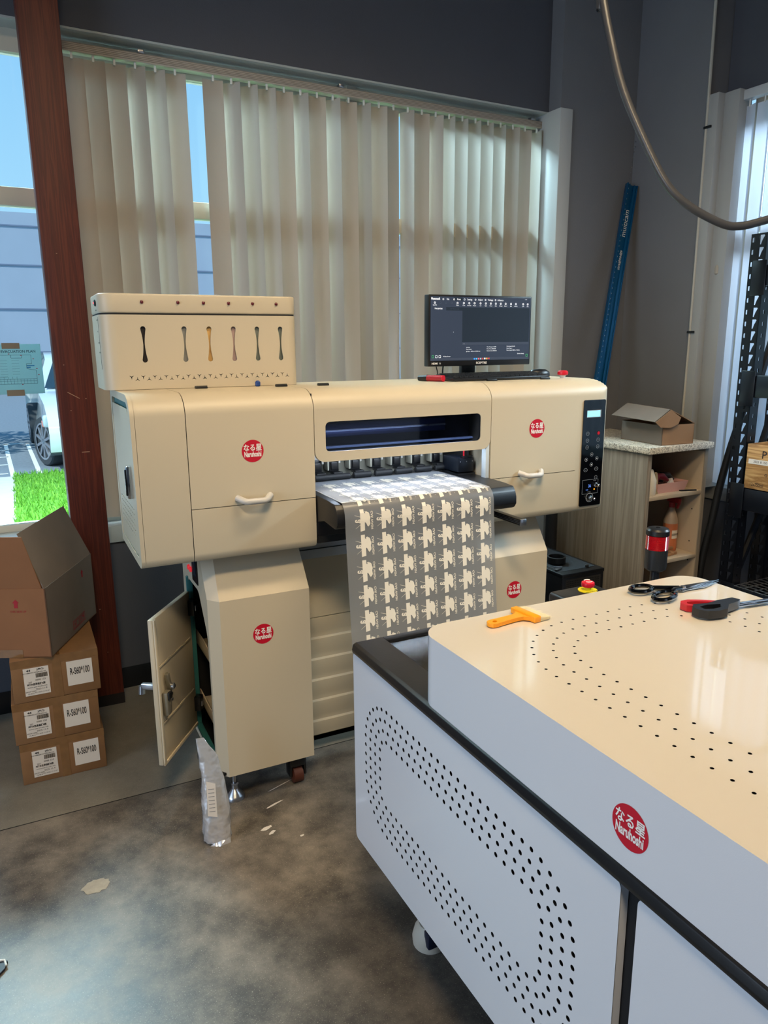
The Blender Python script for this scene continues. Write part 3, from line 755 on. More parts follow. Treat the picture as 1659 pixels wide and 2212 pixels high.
def film_mat():
    m = bpy.data.materials.new('frosted_film'); m.use_nodes = True; nt = m.node_tree; nt.nodes.clear()
    o = nt.nodes.new('ShaderNodeOutputMaterial'); d = nt.nodes.new('ShaderNodeBsdfDiffuse'); tr = nt.nodes.new('ShaderNodeBsdfTranslucent')
    tp = nt.nodes.new('ShaderNodeBsdfTransparent'); g = nt.nodes.new('ShaderNodeBsdfGlossy'); g.inputs['Roughness'].default_value = .3; g.inputs[0].default_value = (.8, .8, .8, 1)
    d.inputs[0].default_value = lin('a3a4a6'); tr.inputs[0].default_value = lin('c8ccd2'); tp.inputs[0].default_value = (.75, .76, .78, 1)
    a = nt.nodes.new('ShaderNodeMixShader'); a.inputs[0].default_value = .25; c = nt.nodes.new('ShaderNodeMixShader'); c.inputs[0].default_value = .42
    e = nt.nodes.new('ShaderNodeMixShader'); e.inputs[0].default_value = .07
    L = nt.links.new; L(d.outputs[0], a.inputs[1]); L(tr.outputs[0], a.inputs[2]); L(a.outputs[0], c.inputs[1]); L(tp.outputs[0], c.inputs[2]); L(c.outputs[0], e.inputs[1]); L(g.outputs[0], e.inputs[2]); L(e.outputs[0], o.inputs[0]); return m
FILM = film_mat(); PRINT = mat('white_ink_print', 'e8e0d0', .35)
FT = thing('printed_film', 'translucent grey film printed with white motifs hanging from the printer', 'film', base=(.86, -.2, .72))
b = B(); ss = []
for i in range(len(cum)-1):
    k = max(1, int((cum[i+1]-cum[i])/.03))
    ss += [cum[i]+(cum[i+1]-cum[i])*j/k for j in range(k)]
ss.append(cum[-1]-1e-5)
vs = []
for s in ss:
    y, z = fpos(s); vs += [(FILMX0, y, z), (FILMX0+FW, y, z)]
b.add(vs, [(2*i, 2*i+1, 2*i+3, 2*i+2) for i in range(len(ss)-1)], FILM); b.build('film_sheet', FT, smooth=80)
# motif in (x right, d down the film), origin at its upper left bar corner
bar = [(0, 0), (.0135, 0), (.0135, .0135), (.0165, .0155), (.018, .013), (.0155, .0095), (.018, .0085), (.0205, .0105), (.021, .0075), (.0245, .0110), (.0275, .0115), (.0305, .0150), (.0320, .0195), (.0325, .0250), (.0345, .0290), (.0345, .0345), (.0330, .0380), (.0325, .0420), (.0335, .0480), (.0340, .0545), (.0310, .0590), (.0270, .0635), (.0235, .0600), (.0215, .0545), (.0190, .0490), (.0150, .0470), (.0150, .0760), (.0, .0790)]
bar = [(x, y*.885) for x, y in bar]
mv, mf = fill2d([bar])
tv, tf = text2d('CAR WASH', .0108, .025, 2)
av, af = text2d('a', .034, .02, 3)
PR_B = B(); PXS = .0785; PYS = .0805
def emit(vs2, fs2, x0, d0, off):
    out = []
    for x, d in vs2:
        y, z = fpos(d0+d, off); out.append((x0+x, y, z))
    PR_B.add(out, fs2, PRINT)
def subdiv(vs2, fs2, step=.006):
    bm = bmesh.new(); V = [bm.verts.new((x, y, 0)) for x, y in vs2]
    for f in fs2:
        try: bm.faces.new([V[i] for i in f])
        except ValueError: pass
    ys = [y for _, y in vs2]; y = min(ys)+step
    while y < max(ys):
        bmesh.ops.bisect_plane(bm, geom=bm.verts[:]+bm.edges[:]+bm.faces[:], plane_co=(0, y, 0), plane_no=(0, 1, 0)); y += step
    bm.verts.index_update(); r = ([(v.co.x, v.co.y) for v in bm.verts], [tuple(v.index for v in f.verts) for f in bm.faces]); bm.free(); return r
tv2 = [(.0415-y*1.0, .039+x*1.02) for x, y in tv]          # text turned to run down the sheet, mirrored
tv2 = [(.0405-y*.95, .037+x*1.05) for x, y in tv]
av2 = [(-.0085-y*.72*-1*0+(-y)*.55*0, 0) for x, y in av]
av2 = [(-.0112-y*1.15, .0365+x*.85) for x, y in av]
lines = []
for (x0, y0, x1, y1) in ((-.019, .017, 0, .0235), (-.016, .059, .001, .048)):
    lines.append([(x0, y0-.0005), (x1, y1-.0008), (x1, y1+.0008), (x0, y0+.0004)])
M1 = subdiv(mv, mf); M2 = subdiv(tv2, tf); M3 = subdiv(av2, af)
sbend = cum[path.index((-.1795, .99))]
for col in range(7):
    x0 = FILMX0+.0505+.0735*col
    for row in range(-4, 7):
        d0 = sbend-.064+PYS*row
        if d0 < .10: continue
        emit(*M1, x0, d0, .0006); emit(*M2, x0, d0, .0006); emit(*M3, x0, d0, .0006)
        for l in lines: emit(l, [(0, 1, 2, 3)], x0, d0, .0006)
PR_B.build('printed_motifs', FT, 'rows of cream cloud motifs with mirrored lettering', smooth=0)

# monitor, keyboard, mouse, marker ----------------------------------
MO = thing('monitor', 'black computer monitor with dark interface standing on the printer top', 'monitor', base=(1.33, .30, ZT))
b = B(); b.box(1.116, 1.584, .25, .285, 1.467, 1.729, BLACK, .004); b.box(1.15, 1.55, .283, .305, 1.50, 1.70, BLACK, .01); b.build('housing', MO)
SCR_ = mat('screen_slate', '20242c', .25, em=.75, emc='3a4456'); SC2 = mat('screen_dark', '181c22', .25, em=.7, emc='27323e'); SC3 = mat('screen_bar', '24282e', .3, em=.7, emc='454e60'); SCW = mat('screen_white', 'e8ecf2', .4, em=.9, emc='e0e6f0'); SCG = mat('screen_green', '38b060', .4, em=.8)
b = B(); b.box(1.124, 1.577, .2488, .2502, 1.488, 1.722, SCR_)
y1 = .2484; y2 = .2481
def q(x0, x1, z0, z1, m, y=y1): b.poly([(x0, y, z0), (x1, y, z0), (x1, y, z1), (x0, y, z1)], m)
q(1.262, 1.573, 1.556, 1.684, SC2); q(1.262, 1.573, 1.546, 1.555, SC3); q(1.19, 1.262, 1.672, 1.684, SC2); q(1.124, 1.577, 1.489, 1.498, SC3)
q(1.222, 1.262, 1.708, 1.720, SC2, y1)
b.text('Hosonsoft', .011, (1.144, y2, 1.7135), XZ, SCW, cond=.8, bold=.03)
for x, s in ((1.197, 'File'), (1.245, 'Print'), (1.293, 'Setting'), (1.341, 'Adjust'), (1.387, 'Voltage'), (1.433, 'Advance')):
    b.text(s, .0095, (x, y2, 1.7125), XZ, SCW, cond=.85); b.ring((x-.016-.001*len(s), y2, 1.7125), XZ, .0022, .0034, SCW, 10)
for x, s in ((1.141, 'OpenFile'), (1.239, 'Check'), (1.267, 'Clean'), (1.291, 'Print Pos'), (1.315, 'Margin'), (1.342, 'Left'), (1.366, 'Right'), (1.389, 'Ahead'), (1.412, 'Back'), (1.435, 'X Reset'), (1.458, 'Move Y'), (1.483, 'Spot'), (1.506, 'Control'), (1.541, 'Load'), (1.563, 'Save')):
    b.text(s, .0055, (x, y2, 1.691), XZ, SCW, cond=.85); b.ring((x, y2, 1.6995), XZ, .0030, .0042, SCW, 8); b.disc((x, y2, 1.6995), XZ, .0014, SCW, 6)
for x in (1.165, 1.189, 1.214): b.ring((x, y2, 1.6995), XZ, .0030, .0042, SC3, 8)
b.text('Print Job List', .0075, (1.157, y2, 1.6785), XZ, SCW, cond=.85, bold=.02); b.text('Job History List', .006, (1.227, y2, 1.678), XZ, SC3)
for i, s in enumerate(('Job Size', 'Print Mode', 'Job size   0.00 mm X 0.00 mm')): b.text(s, .0052, (1.281, y2, 1.5365-.0075*i), XZ, SCW, align='LEFT')
for i, s in enumerate(('Print Progress 0.00%', 'Print Time 00:00:00', 'Remain time 00:00:00')): b.text(s, .0052, (1.375, y2, 1.5375-.0075*i), XZ, SCW, align='LEFT')
for i, s in enumerate(('Print Speed 0 m2/h', 'Print Copy 1', 'Print Length 0.000 m / 0.00 m')): b.text(s, .0052, (1.468, y2, 1.539-.0075*i), XZ, SCW, align='LEFT')
b.text('Device Ready', .006, (1.536, y2, 1.5105), XZ, SCW); b.text('X Pos: 0 mm', .006, (1.179, y2, 1.5035), XZ, SCW, align='LEFT')
for x, m_ in ((1.134, SCG), (1.149, SCW), (1.164, SCW), (1.566, SCG)): b.plate([rrect(x-.0045, x+.0045, 1.499, 1.508, .001, 2), rrect(x-.0035, x+.0035, 1.500, 1.507, .001, 2)], (0, y2, 0), XZ, 0, m_)
q(1.2705, 1.2715, 1.5485, 1.5515, SCW, y2); q(1.222, 1.2235, 1.592, 1.5945, SCW, y2)
for i, c in enumerate(('3a8af0', '48b0e8', 'd86070', '9aa0b0', 'b04040', 'e8e8f0', 'e8a040', 'c04048')): q(1.316+.0095*i, 1.322+.0095*i, 1.4905, 1.4965, mat('icon_'+c, c, .4, em=.7), y2)
b.text('- o x', .006, (1.553, y2, 1.7175), XZ, SCW)
b.build('screen', MO)
b = B(); b.text('SCEPTRE', .011, (1.352, .2494, 1.4775), XZ, WHITE, cond=1.15, bold=.03); b.text('HDMI', .0095, (1.143, .2494, 1.4775), XZ, WHITE, cond=1.1, bold=.03); b.text('75', .0075, (1.166, .2494, 1.4775), XZ, WHITE, bold=.02); b.build('bezel_lettering', MO)
b = B(); b.box(1.296, 1.358, .30, .325, ZT+.008, 1.60, BLACK, .004); b.box(1.23, 1.43, .29, .42, ZT, ZT+.01, BLACK, .004); b.build('stand', MO)
b = B(); b.tube([(1.17, .29, 1.475), (1.172, .28, 1.45), (1.165, .26, ZT+.004)], .002, BLACK, 6); b.tube([(1.205, .29, 1.475), (1.19, .27, 1.45), (1.178, .25, ZT+.004)], .003, BLACK, 6); b.build('cables', MO)
KB = thing('keyboard', 'black keyboard lying in front of the monitor on the printer', 'keyboard', base=(1.37, .2, ZT))
b = B(); b.prism([(.135, ZT+.001), (.262, ZT+.001), (.262, ZT+.024), (.135, ZT+.013)], 'x', 1.155, 1.59, BLACK, .004); b.build('case', KB)
b = B(); KEYM = mat('keycap', '1d1e21', .4)
for r in range(6):
    for k in range(20):
        x = 1.166+.0209*k; y = .143+.0185*r; z0 = ZT+.0135+r*.0017
        if r == 0 and 5 <= k <= 9:
            if k == 5: b.box(x, x+.0209*5-.002, y, y+.0165, z0, z0+.005, KEYM)
            continue
        b.box(x, x+.0185, y, y+.0165, z0, z0+.005, KEYM)
tag(b.build('keys', KB), kind='stuff')
b = B(); prf = [(.0, .034), (.02, .032), (.032, .022), (.034, .008), (.033, 0)]
b.lathe([(r, z) for r, z in prf[::-1]], (0, 0, 0), BLACK, seg=24); b.xf(lambda p: (1.628+p[0]*1.5, .245+p[1]*.9, ZT+p[2])); b.build('computer_mouse', None, 'black computer mouse at the right end of the keyboard', P, (1.628, .245, ZT), cat='mouse', smooth=60)
MK = thing('red_marker', 'short red marker with black cap lying left of the keyboard', 'marker', base=(1.11, .19, ZT))
b = B(); b.tube([(1.10, .225, ZT+.012), (1.128, .165, ZT+.012)], .0118, mat('marker_red', '9c1f28', .35), 18); b.tube([(1.128, .165, ZT+.012), (1.130, .161, ZT+.012)], .0118, RED, 18); b.build('barrel', MK)
b = B(); b.tube([(1.083, .262, ZT+.011), (1.10, .225, ZT+.012)], [.010, .0125], BLACK, 18); b.build('cap', MK)

# ================================================================== POWDER / CURING MACHINE (frame M)
MA = thing('powder_shaker', 'big white curing machine with perforated lid in the right foreground', 'machine', M, (.39, -1.2, 0))
LX0, LX1, LY0, LY1, LZ0, LZ1 = 0, .785, -.40, -2.1, .825, .98
PZ0, PZ1 = .2795, .8045
def ringholes(x0, x1, y0, y1, r, off, pitch, rh, rings):
    out = []
    for k in range(rings):
        a, c, d_, e_ = x0+off*k, x1-off*k, y0+off*k, y1-off*k; R = max(r-off*k, .015)
        lp = rrect(a, c, d_, e_, R, 12); pts = []
        L_ = [math.dist(lp[i], lp[(i+1) % len(lp)]) for i in range(len(lp))]; tot = sum(L_); n_ = int(round(tot/pitch)); s0 = 0
        i = 0; acc = 0
        for j in range(n_):
            s = tot*j/n_
            while acc+L_[i] < s: acc += L_[i]; i += 1
            t_ = (s-acc)/L_[i]; p, q_ = lp[i], lp[(i+1) % len(lp)]; pts.append((p[0]+(q_[0]-p[0])*t_, p[1]+(q_[1]-p[1])*t_))
        out += [circ(px, py, rh, 12) for px, py in pts]
    return out
# side panels (plane x=0, normal -x): plate axes U=-y, V=z
ph = ringholes(.144, .903, .392, .722, .115, .026, .0255, .0049, 4)
b = B(); b.plate([rrect(.077, .990, PZ0, PZ1, .014)]+ph, (0, 0, 0), YZm, .0015, PAINT2, DARK)  # hole walls coloured dark, so their shade is in the material
b.plate([rrect(.077, .990, PZ0, PZ1, .014), rrect(.080, .987, PZ0+.003, PZ1-.003, .012)], (.0001, 0, 0), YZm, .016, PAINT2)
b.build('side_panel', MA, 'panel with a racetrack of round holes')
b = B(); b.plate([rrect(1.022, 1.95, PZ0, PZ1, .014)], (0, 0, 0), YZm, .016, PAINT2); b.build('side_panel', MA)
b = B(); b.box(.785-.016, .785, -1.95, -.077, PZ0, PZ1, PAINT2, .004); b.build('side_panel', MA)
b = B(); b.box(.018, .767, -1.95, -.10, PZ0-.012, .80, mat('frame_black', '05060a', .8)); b.box(.008, .777, -1.96, -.085, PZ0-.012, PZ0+.02, BLACKM, .002); b.build('base_frame', MA)
# top black frame around glass
b = B()
def fprof(): return [(-.006, .806), (-.008, .815), (-.004, .828), (.004, .832), (.077, .832), (.077, .80), (.012, .80), (.010, .812)]
b.prism(fprof(), 'y', -2.0, -.086, BLACKM, .0015)
b.prism([(.785-x, z) for x, z in fprof()], 'y', -2.0, -.086, BLACKM, .0015)
b.box(.077, .708, -.112, -.086, .80, .832, BLACKM, .002); b.box(.077, .708, -.116, -.112, .80, .826, BLACK)
b.build('top_frame', MA)
b = B(); b.box(.077, .708, -.42, -.114, .822, .826, HG); b.build('glass_hatch', MA)
b = B(); b.box(.077, .708, -.6, -.112, .801, .803, mat('inner_grey', '8a847e', .4)); b.build('inner_tray', MA)
b = B(); b.box(.30, .46, -.24, -.125, .803, .812, mat('amber_lit_plate', 'b89a5a', .35, metal=.7), .002); b.build('heater_plate', MA)  # amber light on the plate is put into its colour
b = B(); b.box(.12, .28, -.30, -.22, .803, .806, mat('film_grey', 'c8c0b4', .4)); b.build('film_feed', MA)
b = B(); b.tube([(.10, -.315, .806), (.24, -.345, .806)], .003, STEEL, 8); b.build('guide_rod', MA)
# lid
lh = ringholes(.105, .68, .512, 1.90, .20, .0395, .0325, .0031, 3)
plan = rrect(LX0, LX1, -LY0, -LY1, [.062, .055, .055, .055], 10)
b = B()
b.plate([plan]+lh, (0, 0, LZ1), ((1, 0, 0), (0, -1, 0)), 0, PAINT3)
n = len(plan)
def band(z0, z1, ins0, ins1, m):
    cx_, cy_ = .3925, 1.25
    def P_(p, ins): 
        dx = max(-1, min(1, (p[0]-cx_)/.33)); dy = max(-1, min(1, (p[1]-cy_)/.79)); return (p[0]-dx*ins, -(p[1]-dy*ins))
    A = [(*P_(p, ins0), z0) for p in plan]; Z = [(*P_(p, ins1), z1) for p in plan]
    b.add(A+Z, [(i, (i+1) % n, n+(i+1) % n, n+i) for i in range(n)], m)
band(.825, .978, 0, 0, PAINT2); band(.978, .98, 0, 0, PAINT2)
LID = b.build('perforated_lid', MA, smooth=30)
b = B(); b.prism(rrect(.02, .765, .42, 2.08, .05), 'z', .955, .958, DARK); b.xf(lambda p: (p[0], -p[1], p[2])); b.build('hole_backing', LID)
logo(LID, (0, -.9985, .8965), YZm, .0335)
b = B(); b.box(.60, .765, -.22, -.088, .833, .868, BLACKM, .012, 3); b.build('control_box', MA)
# casters
for x, y in ((.14, -.225), (.66, -.225), (.14, -1.8), (.66, -1.8)):
    b = B(); b.lathe([(.034, 0), (.044, .01), (.046, .03), (.040, .055), (.028, .07)], (x, y, 0), mat('caster_white', 'cfc8ba', .5)); 
    b.lathe([(.02, .07), (.02, .27)], (x, y, 0), BLACK); c_ = b.build('caster', MA)
    b = B(); b.box(x-.03, x+.005, y-.046, y-.02, .03, .075, mat('navy_sticker', '1c2238', .4), .004); b.build('caster_sticker', c_)
e = thing('emergency_stop', 'red mushroom button with yellow ring on the black box behind the big lid', 'stop button', M, (.705, -.135, .868)); estop(e, .705, -.135, .868, .9, True)
BC = thing('signal_beacon', 'black and red cylindrical warning beacon behind the big lid', 'beacon', M, (.80, -.275, .83))
bx, by2 = .803, -.281
b = B(); b.tube([(.74, -.21, .85), (bx, by2, .85)], .010, BLACK, 10); b.tube([(bx, by2, .845), (bx, by2, .955)], .012, BLACK, 14); b.lathe([(.025, 0), (.025, .03)], (bx-.02, by2, .875), BLACK, (1, 0, 0)); b.build('bracket', BC)
b = B(); b.lathe([(.020, 0), (.028, .006), (.029, .02), (.029, .060)], (bx, by2, .953), mat('beacon_body', '232426', .35)); b.build('housing', BC)
b = B(); prf = []
for k in range(16): z = .0025*k; prf += [(.0285, z), (.0295, z+.0012)]
b.lathe(prf, (bx, by2, 1.013), mat('red_lens', 'a80c18', .12, coat=.6), seg=40); b.build('red_lens', BC)
b = B(); b.lathe([(.030, 0), (.030, .012), (.026, .017), (.006, .019), (.006, .017), (0, .017)], (bx, by2, 1.053), BLACK); b.build('cap', BC)

# items on the lid ---------------------------------------------------
def fr2(fr, x, y, a): 
    p = fr.w((x, y, 0)); return Fr(p[0], p[1], fr.th+a)
LZ = .9805
# brush: axis along from hole end to bristles
ORG = mat('orange_plastic', 'f09a14', .3)
fb = fr2(M, .131, -.467, .10); BR = thing('flat_brush', 'flat orange handled brush with pale bristles lying on the big lid', 'brush', fb, (0, 0, LZ))
hp = [(-.002, 0)]; outl = [(.0, .004), (.004, .0105), (.012, .013), (.03, .0115), (.07, .0105), (.085, .013), (.094, .024), (.098, .034), (.112, .037), (.112, -.037), (.098, -.034), (.094, -.024), (.085, -.013), (.07, -.0105), (.03, -.0115), (.012, -.013), (.004, -.0105), (.0, -.004)]
b = B(); b.plate([outl, circ(.017, 0, .006, 14, .0045)], (0, 0, LZ+.010), XY, .008, ORG); b.box(.094, .113, -.038, .038, LZ, LZ+.014, ORG, .003); b.build('handle', BR)
b = B(); BRI = mat('bristle', 'e9dcb8', .7)
for i in range(260):
    y = random.uniform(-.036, .036); z = LZ+random.uniform(.002, .012); L_ = .035+random.uniform(-.006, .006); y2_ = y*1.12+random.uniform(-.002, .002)
    b.add([(.111, y-.0006, z), (.111, y+.0006, z), (.112+L_, y2_, z*.6+LZ*.4+.0005)], [(0, 1, 2)], BRI)
b.prism([(.111, LZ+.001), (.111, LZ+.011), (.140, LZ+.006), (.140, LZ+.001)], 'y', -.036, .036, BRI); tag(b.build('bristles', BR), kind='stuff')
def loopband(pts, r, m, b, z, th):
    n = len(pts); b.tube([(x, y, z) for x, y in pts]+[(pts[0][0], pts[0][1], z)], r, m, 8, cap=False)
# black scissors: pivot at (0,0), blades +x
fs_ = fr2(M, .668, -.488, -.06); SC_ = thing('scissors', 'steel shears with glossy black handles lying on the big lid', 'scissors', fs_, (0, 0, LZ))
def ell(cx, cy, rx, ry, a, n=20): return [(cx+rx*cos(t)*cos(a)-ry*sin(t)*sin(a), cy+rx*cos(t)*sin(a)+ry*sin(t)*cos(a)) for t in [2*pi*i/n for i in range(n)]]
b = B(); b.prism([(-.015, -.010), (-.012, .004), (.02, .010), (.125, .006), (.02, -.011)], 'z', LZ+.006, LZ+.0085, CHROME, .001); b.prism([(-.012, -.016), (.0, -.012), (.06, -.013), (.122, .004), (.02, .006), (-.015, .0)], 'z', LZ+.003, LZ+.0055, CHROME, .001)
b.lathe([(.006, 0), (.006, .003), (.003, .004)], (0, -.003, LZ+.0085), STEEL); b.build('blades', SC_)
b = B(); loopband(ell(-.098, .028, .030, .020, .15), .0055, BLACKG, b, LZ+.009, 0); b.tube([(-.070, .022, LZ+.009), (-.045, .008, LZ+.009), (-.01, .0, LZ+.008)], [.006, .0065, .005], BLACKG, 10); b.build('handle', SC_)
b = B(); loopband(ell(-.085, -.032, .038, .019, .35), .0055, BLACKG, b, LZ+.009, 0); b.tube([(-.05, -.018, LZ+.009), (-.035, -.010, LZ+.009), (-.008, -.004, LZ+.007)], [.006, .0065, .005], BLACKG, 10); b.build('handle', SC_)
fs_ = fr2(M, .668, -.625, -.16); SR = thing('scissors', 'scissors with red and black plastic handles at the right edge of the lid', 'scissors', fs_, (0, 0, LZ))
b = B(); b.prism([(-.01, -.008), (-.01, .006), (.10, .004), (.135, .0), (.10, -.007)], 'z', LZ+.008, LZ+.0105, CHROME, .001); b.prism([(-.01, -.012), (.10, -.012), (.13, -.004), (.0, -.0)], 'z', LZ+.005, LZ+.0075, CHROME, .001); b.lathe([(.006, 0), (.006, .003), (.003, .004)], (0, -.002, LZ+.013), STEEL); b.build('blades', SR)
def thick(out, inn, z0, z1, m, nm, par):
    b = B(); b.plate([out, inn], (0, 0, z1), XY, z1-z0, m); b.build(nm, par)
thick([(.012, .004), (.0, .012), (-.03, .016), (-.055, .03), (-.085, .042), (-.105, .040), (-.115, .028), (-.112, .012), (-.10, .004), (-.05, -.002), (.0, -.004)], [(-.045, .012), (-.075, .028), (-.098, .029), (-.103, .02), (-.095, .011), (-.06, .006)], LZ+.002, LZ+.016, mat('red_handle', 'b01c28', .4), 'handle', SR)
thick([(.012, -.008), (.005, .008), (-.04, .004), (-.07, -.004), (-.105, .0), (-.118, -.012), (-.118, -.032), (-.105, -.046), (-.08, -.05), (-.055, -.046), (-.035, -.026), (.0, -.016)], [(-.05, -.018), (-.062, -.034), (-.085, -.037), (-.103, -.032), (-.104, -.018), (-.08, -.012)], LZ+.004, LZ+.022, BLACK, 'handle', SR)

# ================================================================== CARTONS (left)
LBL = ((-.1405, .032), (.0, .0))
def carton(fr, x0, w, z0, h, dpt, label, m=CARD):
    t = thing('cardboard_box', label, 'box', fr, (x0+w/2, dpt/2, z0), 'boxes of film stacked by the post')
    b = B(); b.box(x0, x0+w, 0, dpt, z0, z0+h, m, .003)
    b.box(x0+.0, x0+w, -.0006, .0, z0+h-.028, z0+h, TAPE); b.box(x0+.46*w, x0+.56*w, -.0008, 0, z0, z0+h, TAPE)
    b.box(x0+w*.46, x0+w*.56, 0, dpt, z0+h-.001, z0+h+.0005, TAPE)
    b.build('carton', t)
    # shipping label
    cx, cz = x0+.275*w, z0+h*.47; y = -.0012
    b = B(); b.plate([rrect(cx-.041, cx+.041, cz-.052, cz+.052, .001)], (0, y, 0), XZ, 0, PAPER)
    yy = y-.0005
    def T(s, sz, dx, dz, bo=.0, al='CENTER', co=1): b.text(s, sz, (cx+dx, yy, cz+dz), XZ, INK, cond=co, bold=bo, align=al, res=2)
    T('44', .010, -.024, .043, .04, co=1.3); T('2\u5377/\u7bb1', .0085, .014, .043, .03); T('BS11088A001A02', .0065, -.02, .034); T('2Rolls/ctn', .0075, .018, .034)
    rx = cx-.002
    for i in range(22):
        w_ = random.choice((.0006, .001, .0015)); b.poly([(rx, yy, cz+.013), (rx+w_, yy, cz+.013), (rx+w_, yy, cz+.029), (rx, yy, cz+.029)], INK); rx += w_+random.choice((.0006, .0009))
    T('207', .008, -.022, -.002); T('0000 133', .009, .012, .004); T('PET\u6c34\u6027\u70eb\u753b\u819cR\u6b3e', .009, -.003, -.011, .03, co=.8)
    T('Instant peel Double side', .0065, .0, -.021); T('2025-11-9', .009, .012, -.031); T('60CM*100M', .0065, -.023, -.037); T('15.4KG', .007, -.023, -.045); T('PO-2025-11-0147', .0065, .013, -.043)
    lb = b.build('shipping_label', t, 'white shipping label with barcode')
    b = B(); cx2 = x0+(.77 if abs(z0-.16) > .02 else .73)*w; b.plate([rrect(cx2-.043, cx2+.043, z0+h*.5-.047, z0+h*.5+.047, .001)], (0, y, 0), XZ, 0, PAPER)
    b.text('R-S60*100', .037, (cx2, y-.0005, z0+h*.5+.006), XZ, INK, cond=.42, bold=.012); b.build('size_label', t, 'white label reading R-S60*100')
    return t
fbx = Fr(-.405, .517, 0)
carton(fbx, 0, .286, 0, .16, .48, 'bottom cardboard box of the three stacked left of the printer')
carton(fbx, -.008, .286, .1605, .158, .48, 'middle cardboard box of the three stacked left of the printer')
carton(fbx, .004, .288, .319, .16, .48, 'topmost labelled cardboard box of the three under the open carton')
# open carton on top, rotated
ang = math.atan2(.497-.574, -.264+.43)   # front face direction
fo = Fr(-.264, .497, -.435)
t = thing('open_carton', 'large open cardboard carton with raised flaps on top of the box stack', 'box', fo, (-.12, .16, .48))
S2 = .40; Dp = .44; z0 = .4805; z1 = .735
CI = mat('carton_outer', '8c5f3e', .8, var=.06, vscale=10)
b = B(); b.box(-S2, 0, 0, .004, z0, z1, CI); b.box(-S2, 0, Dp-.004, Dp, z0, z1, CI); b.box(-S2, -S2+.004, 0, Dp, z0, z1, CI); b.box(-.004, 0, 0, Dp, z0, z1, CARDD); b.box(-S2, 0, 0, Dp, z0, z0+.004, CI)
CR = b.build('carton_body', t)
def flap(pts, m, nm='flap'):
    bm = bmesh.new(); A = [bm.verts.new(p) for p in pts]; f = bm.faces.new(A); r = bmesh.ops.extrude_face_region(bm, geom=[f]); n_ = f.normal
    f.normal_update(); bmesh.ops.translate(bm, verts=[v for v in r['geom'] if isinstance(v, bmesh.types.BMVert)], vec=f.normal*.003)
    q_ = B(); q_.bmadd(bm, m); return q_.build(nm, t)
flap([(-S2, .002, z1), (-.012, .002, z1), (-.05, -.02, z1+.19), (-S2, -.02, z1+.19)], CI)
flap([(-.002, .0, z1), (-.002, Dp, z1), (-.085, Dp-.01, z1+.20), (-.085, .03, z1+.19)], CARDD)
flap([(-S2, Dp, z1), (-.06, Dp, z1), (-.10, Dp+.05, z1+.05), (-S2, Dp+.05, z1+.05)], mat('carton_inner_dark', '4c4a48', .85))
b = B(); RP = mat('red_carton_print', 'a01f2c', .7)
def arrow(bb, o, UV, s):
    U, V = Vector(UV[0]), Vector(UV[1]); O = Vector(o)
    bb.poly([O+U*a*s+V*c*s for a, c in ((-.35, -.8), (.35, -.8), (.35, .2), (.7, .2), (0, .9), (-.7, .2), (-.35, .2))], RP)
arrow(b, (-.105, -.0008, z1-.055), XZ, .018); b.text('THIS SIDE UP', .011, (-.10, -.0008, z1-.083), XZ, RP, cond=.9)
YZr = ((0, 1, 0), (0, 0, 1))
arrow(b, (.0008, .33, z1-.05), YZr, .018)
b.plate([rrect(.20, .32, z0+.02, z0+.055, 0), rrect(.202, .318, z0+.022, z0+.053, 0)], (.0008, 0, 0), YZr, 0, RP)
for i in range(4):
    y = .205+.028*i; b.plate([rrect(y, y+.024, z0+.025, z0+.05, 0), rrect(y+.002, y+.022, z0+.027, z0+.048, 0)], (.0008, 0, 0), YZr, 0, RP)
arrow(b, (.0008, .219, z0+.038), YZr, .007); b.ring((.0008, .273, z0+.038), YZr, .004, .006, RP)
b.poly([(.0008, .292, z0+.045), (.0008, .31, z0+.045), (.0008, .301, z0+.032)], RP); b.build('printed_marks', t, 'dark red arrows and handling marks')
b = B(); b.box(-S2, -.10, -.001, 0, z0+.0, z0+.03, TAPE); b.build('tape', t)

# silver pouch -------------------------------------------------------
FOIL = mat('silver_foil', 'e6e8ee', .24, metal=.6, bump=.9, bscale=24, bdist=.014)
t = thing('foil_pouch', 'tall silver foil pouch standing on the floor by the open cabinet door', 'pouch', base=(.150, -.10, 0))
rings = []; NS = 28
spec0 = [(0, .040, .026, .0), (.012, .043, .030, .0), (.05, .044, .031, .001), (.10, .044, .030, .001), (.15, .041, .027, .0), (.20, .036, .021, -.002), (.245, .031, .015, -.006), (.28, .030, .010, -.010), (.31, .026, .006, -.016), (.34, .018, .003, -.026), (.368, .012, .0015, -.035)]
spec = []
for A_, Z_ in zip(spec0, spec0[1:]):
    for q_ in (0, .5): spec.append(tuple(A_[i]+(Z_[i]-A_[i])*q_ for i in range(4)))
spec.append(spec0[-1])
b = B(); vs = []
for k, (z, rx, ry, dx) in enumerate(spec):
    for i in range(NS):
        a = 2*pi*i/NS; w_ = 1+.05*sin(3*a+k*1.3)+.035*sin(7*a-k*2.1)+.03*sin(11*a+k*3.7)
        cx_ = (abs(cos(a))**.7)*(1 if cos(a) > 0 else -1); sy = (abs(sin(a))**.9)*(1 if sin(a) > 0 else -1)
        x = rx*cx_*w_; y = ry*sy*w_
        vs.append((.150+dx+x*cos(-.2)-y*sin(-.2), -.095+x*sin(-.2)+y*cos(-.2), z+.0005+(.006*abs(sin(2*a)) if k == 0 else 0)))
fs = []
for k in range(len(spec)-1):
    for i in range(NS): fs.append((k*NS+i, k*NS+(i+1) % NS, (k+1)*NS+(i+1) % NS, (k+1)*NS+i))
fs += [tuple(range(NS))[::-1], tuple(range((len(spec)-1)*NS, len(spec)*NS))]
b.add(vs, fs, FOIL); b.build('pouch_body', t, smooth=70)
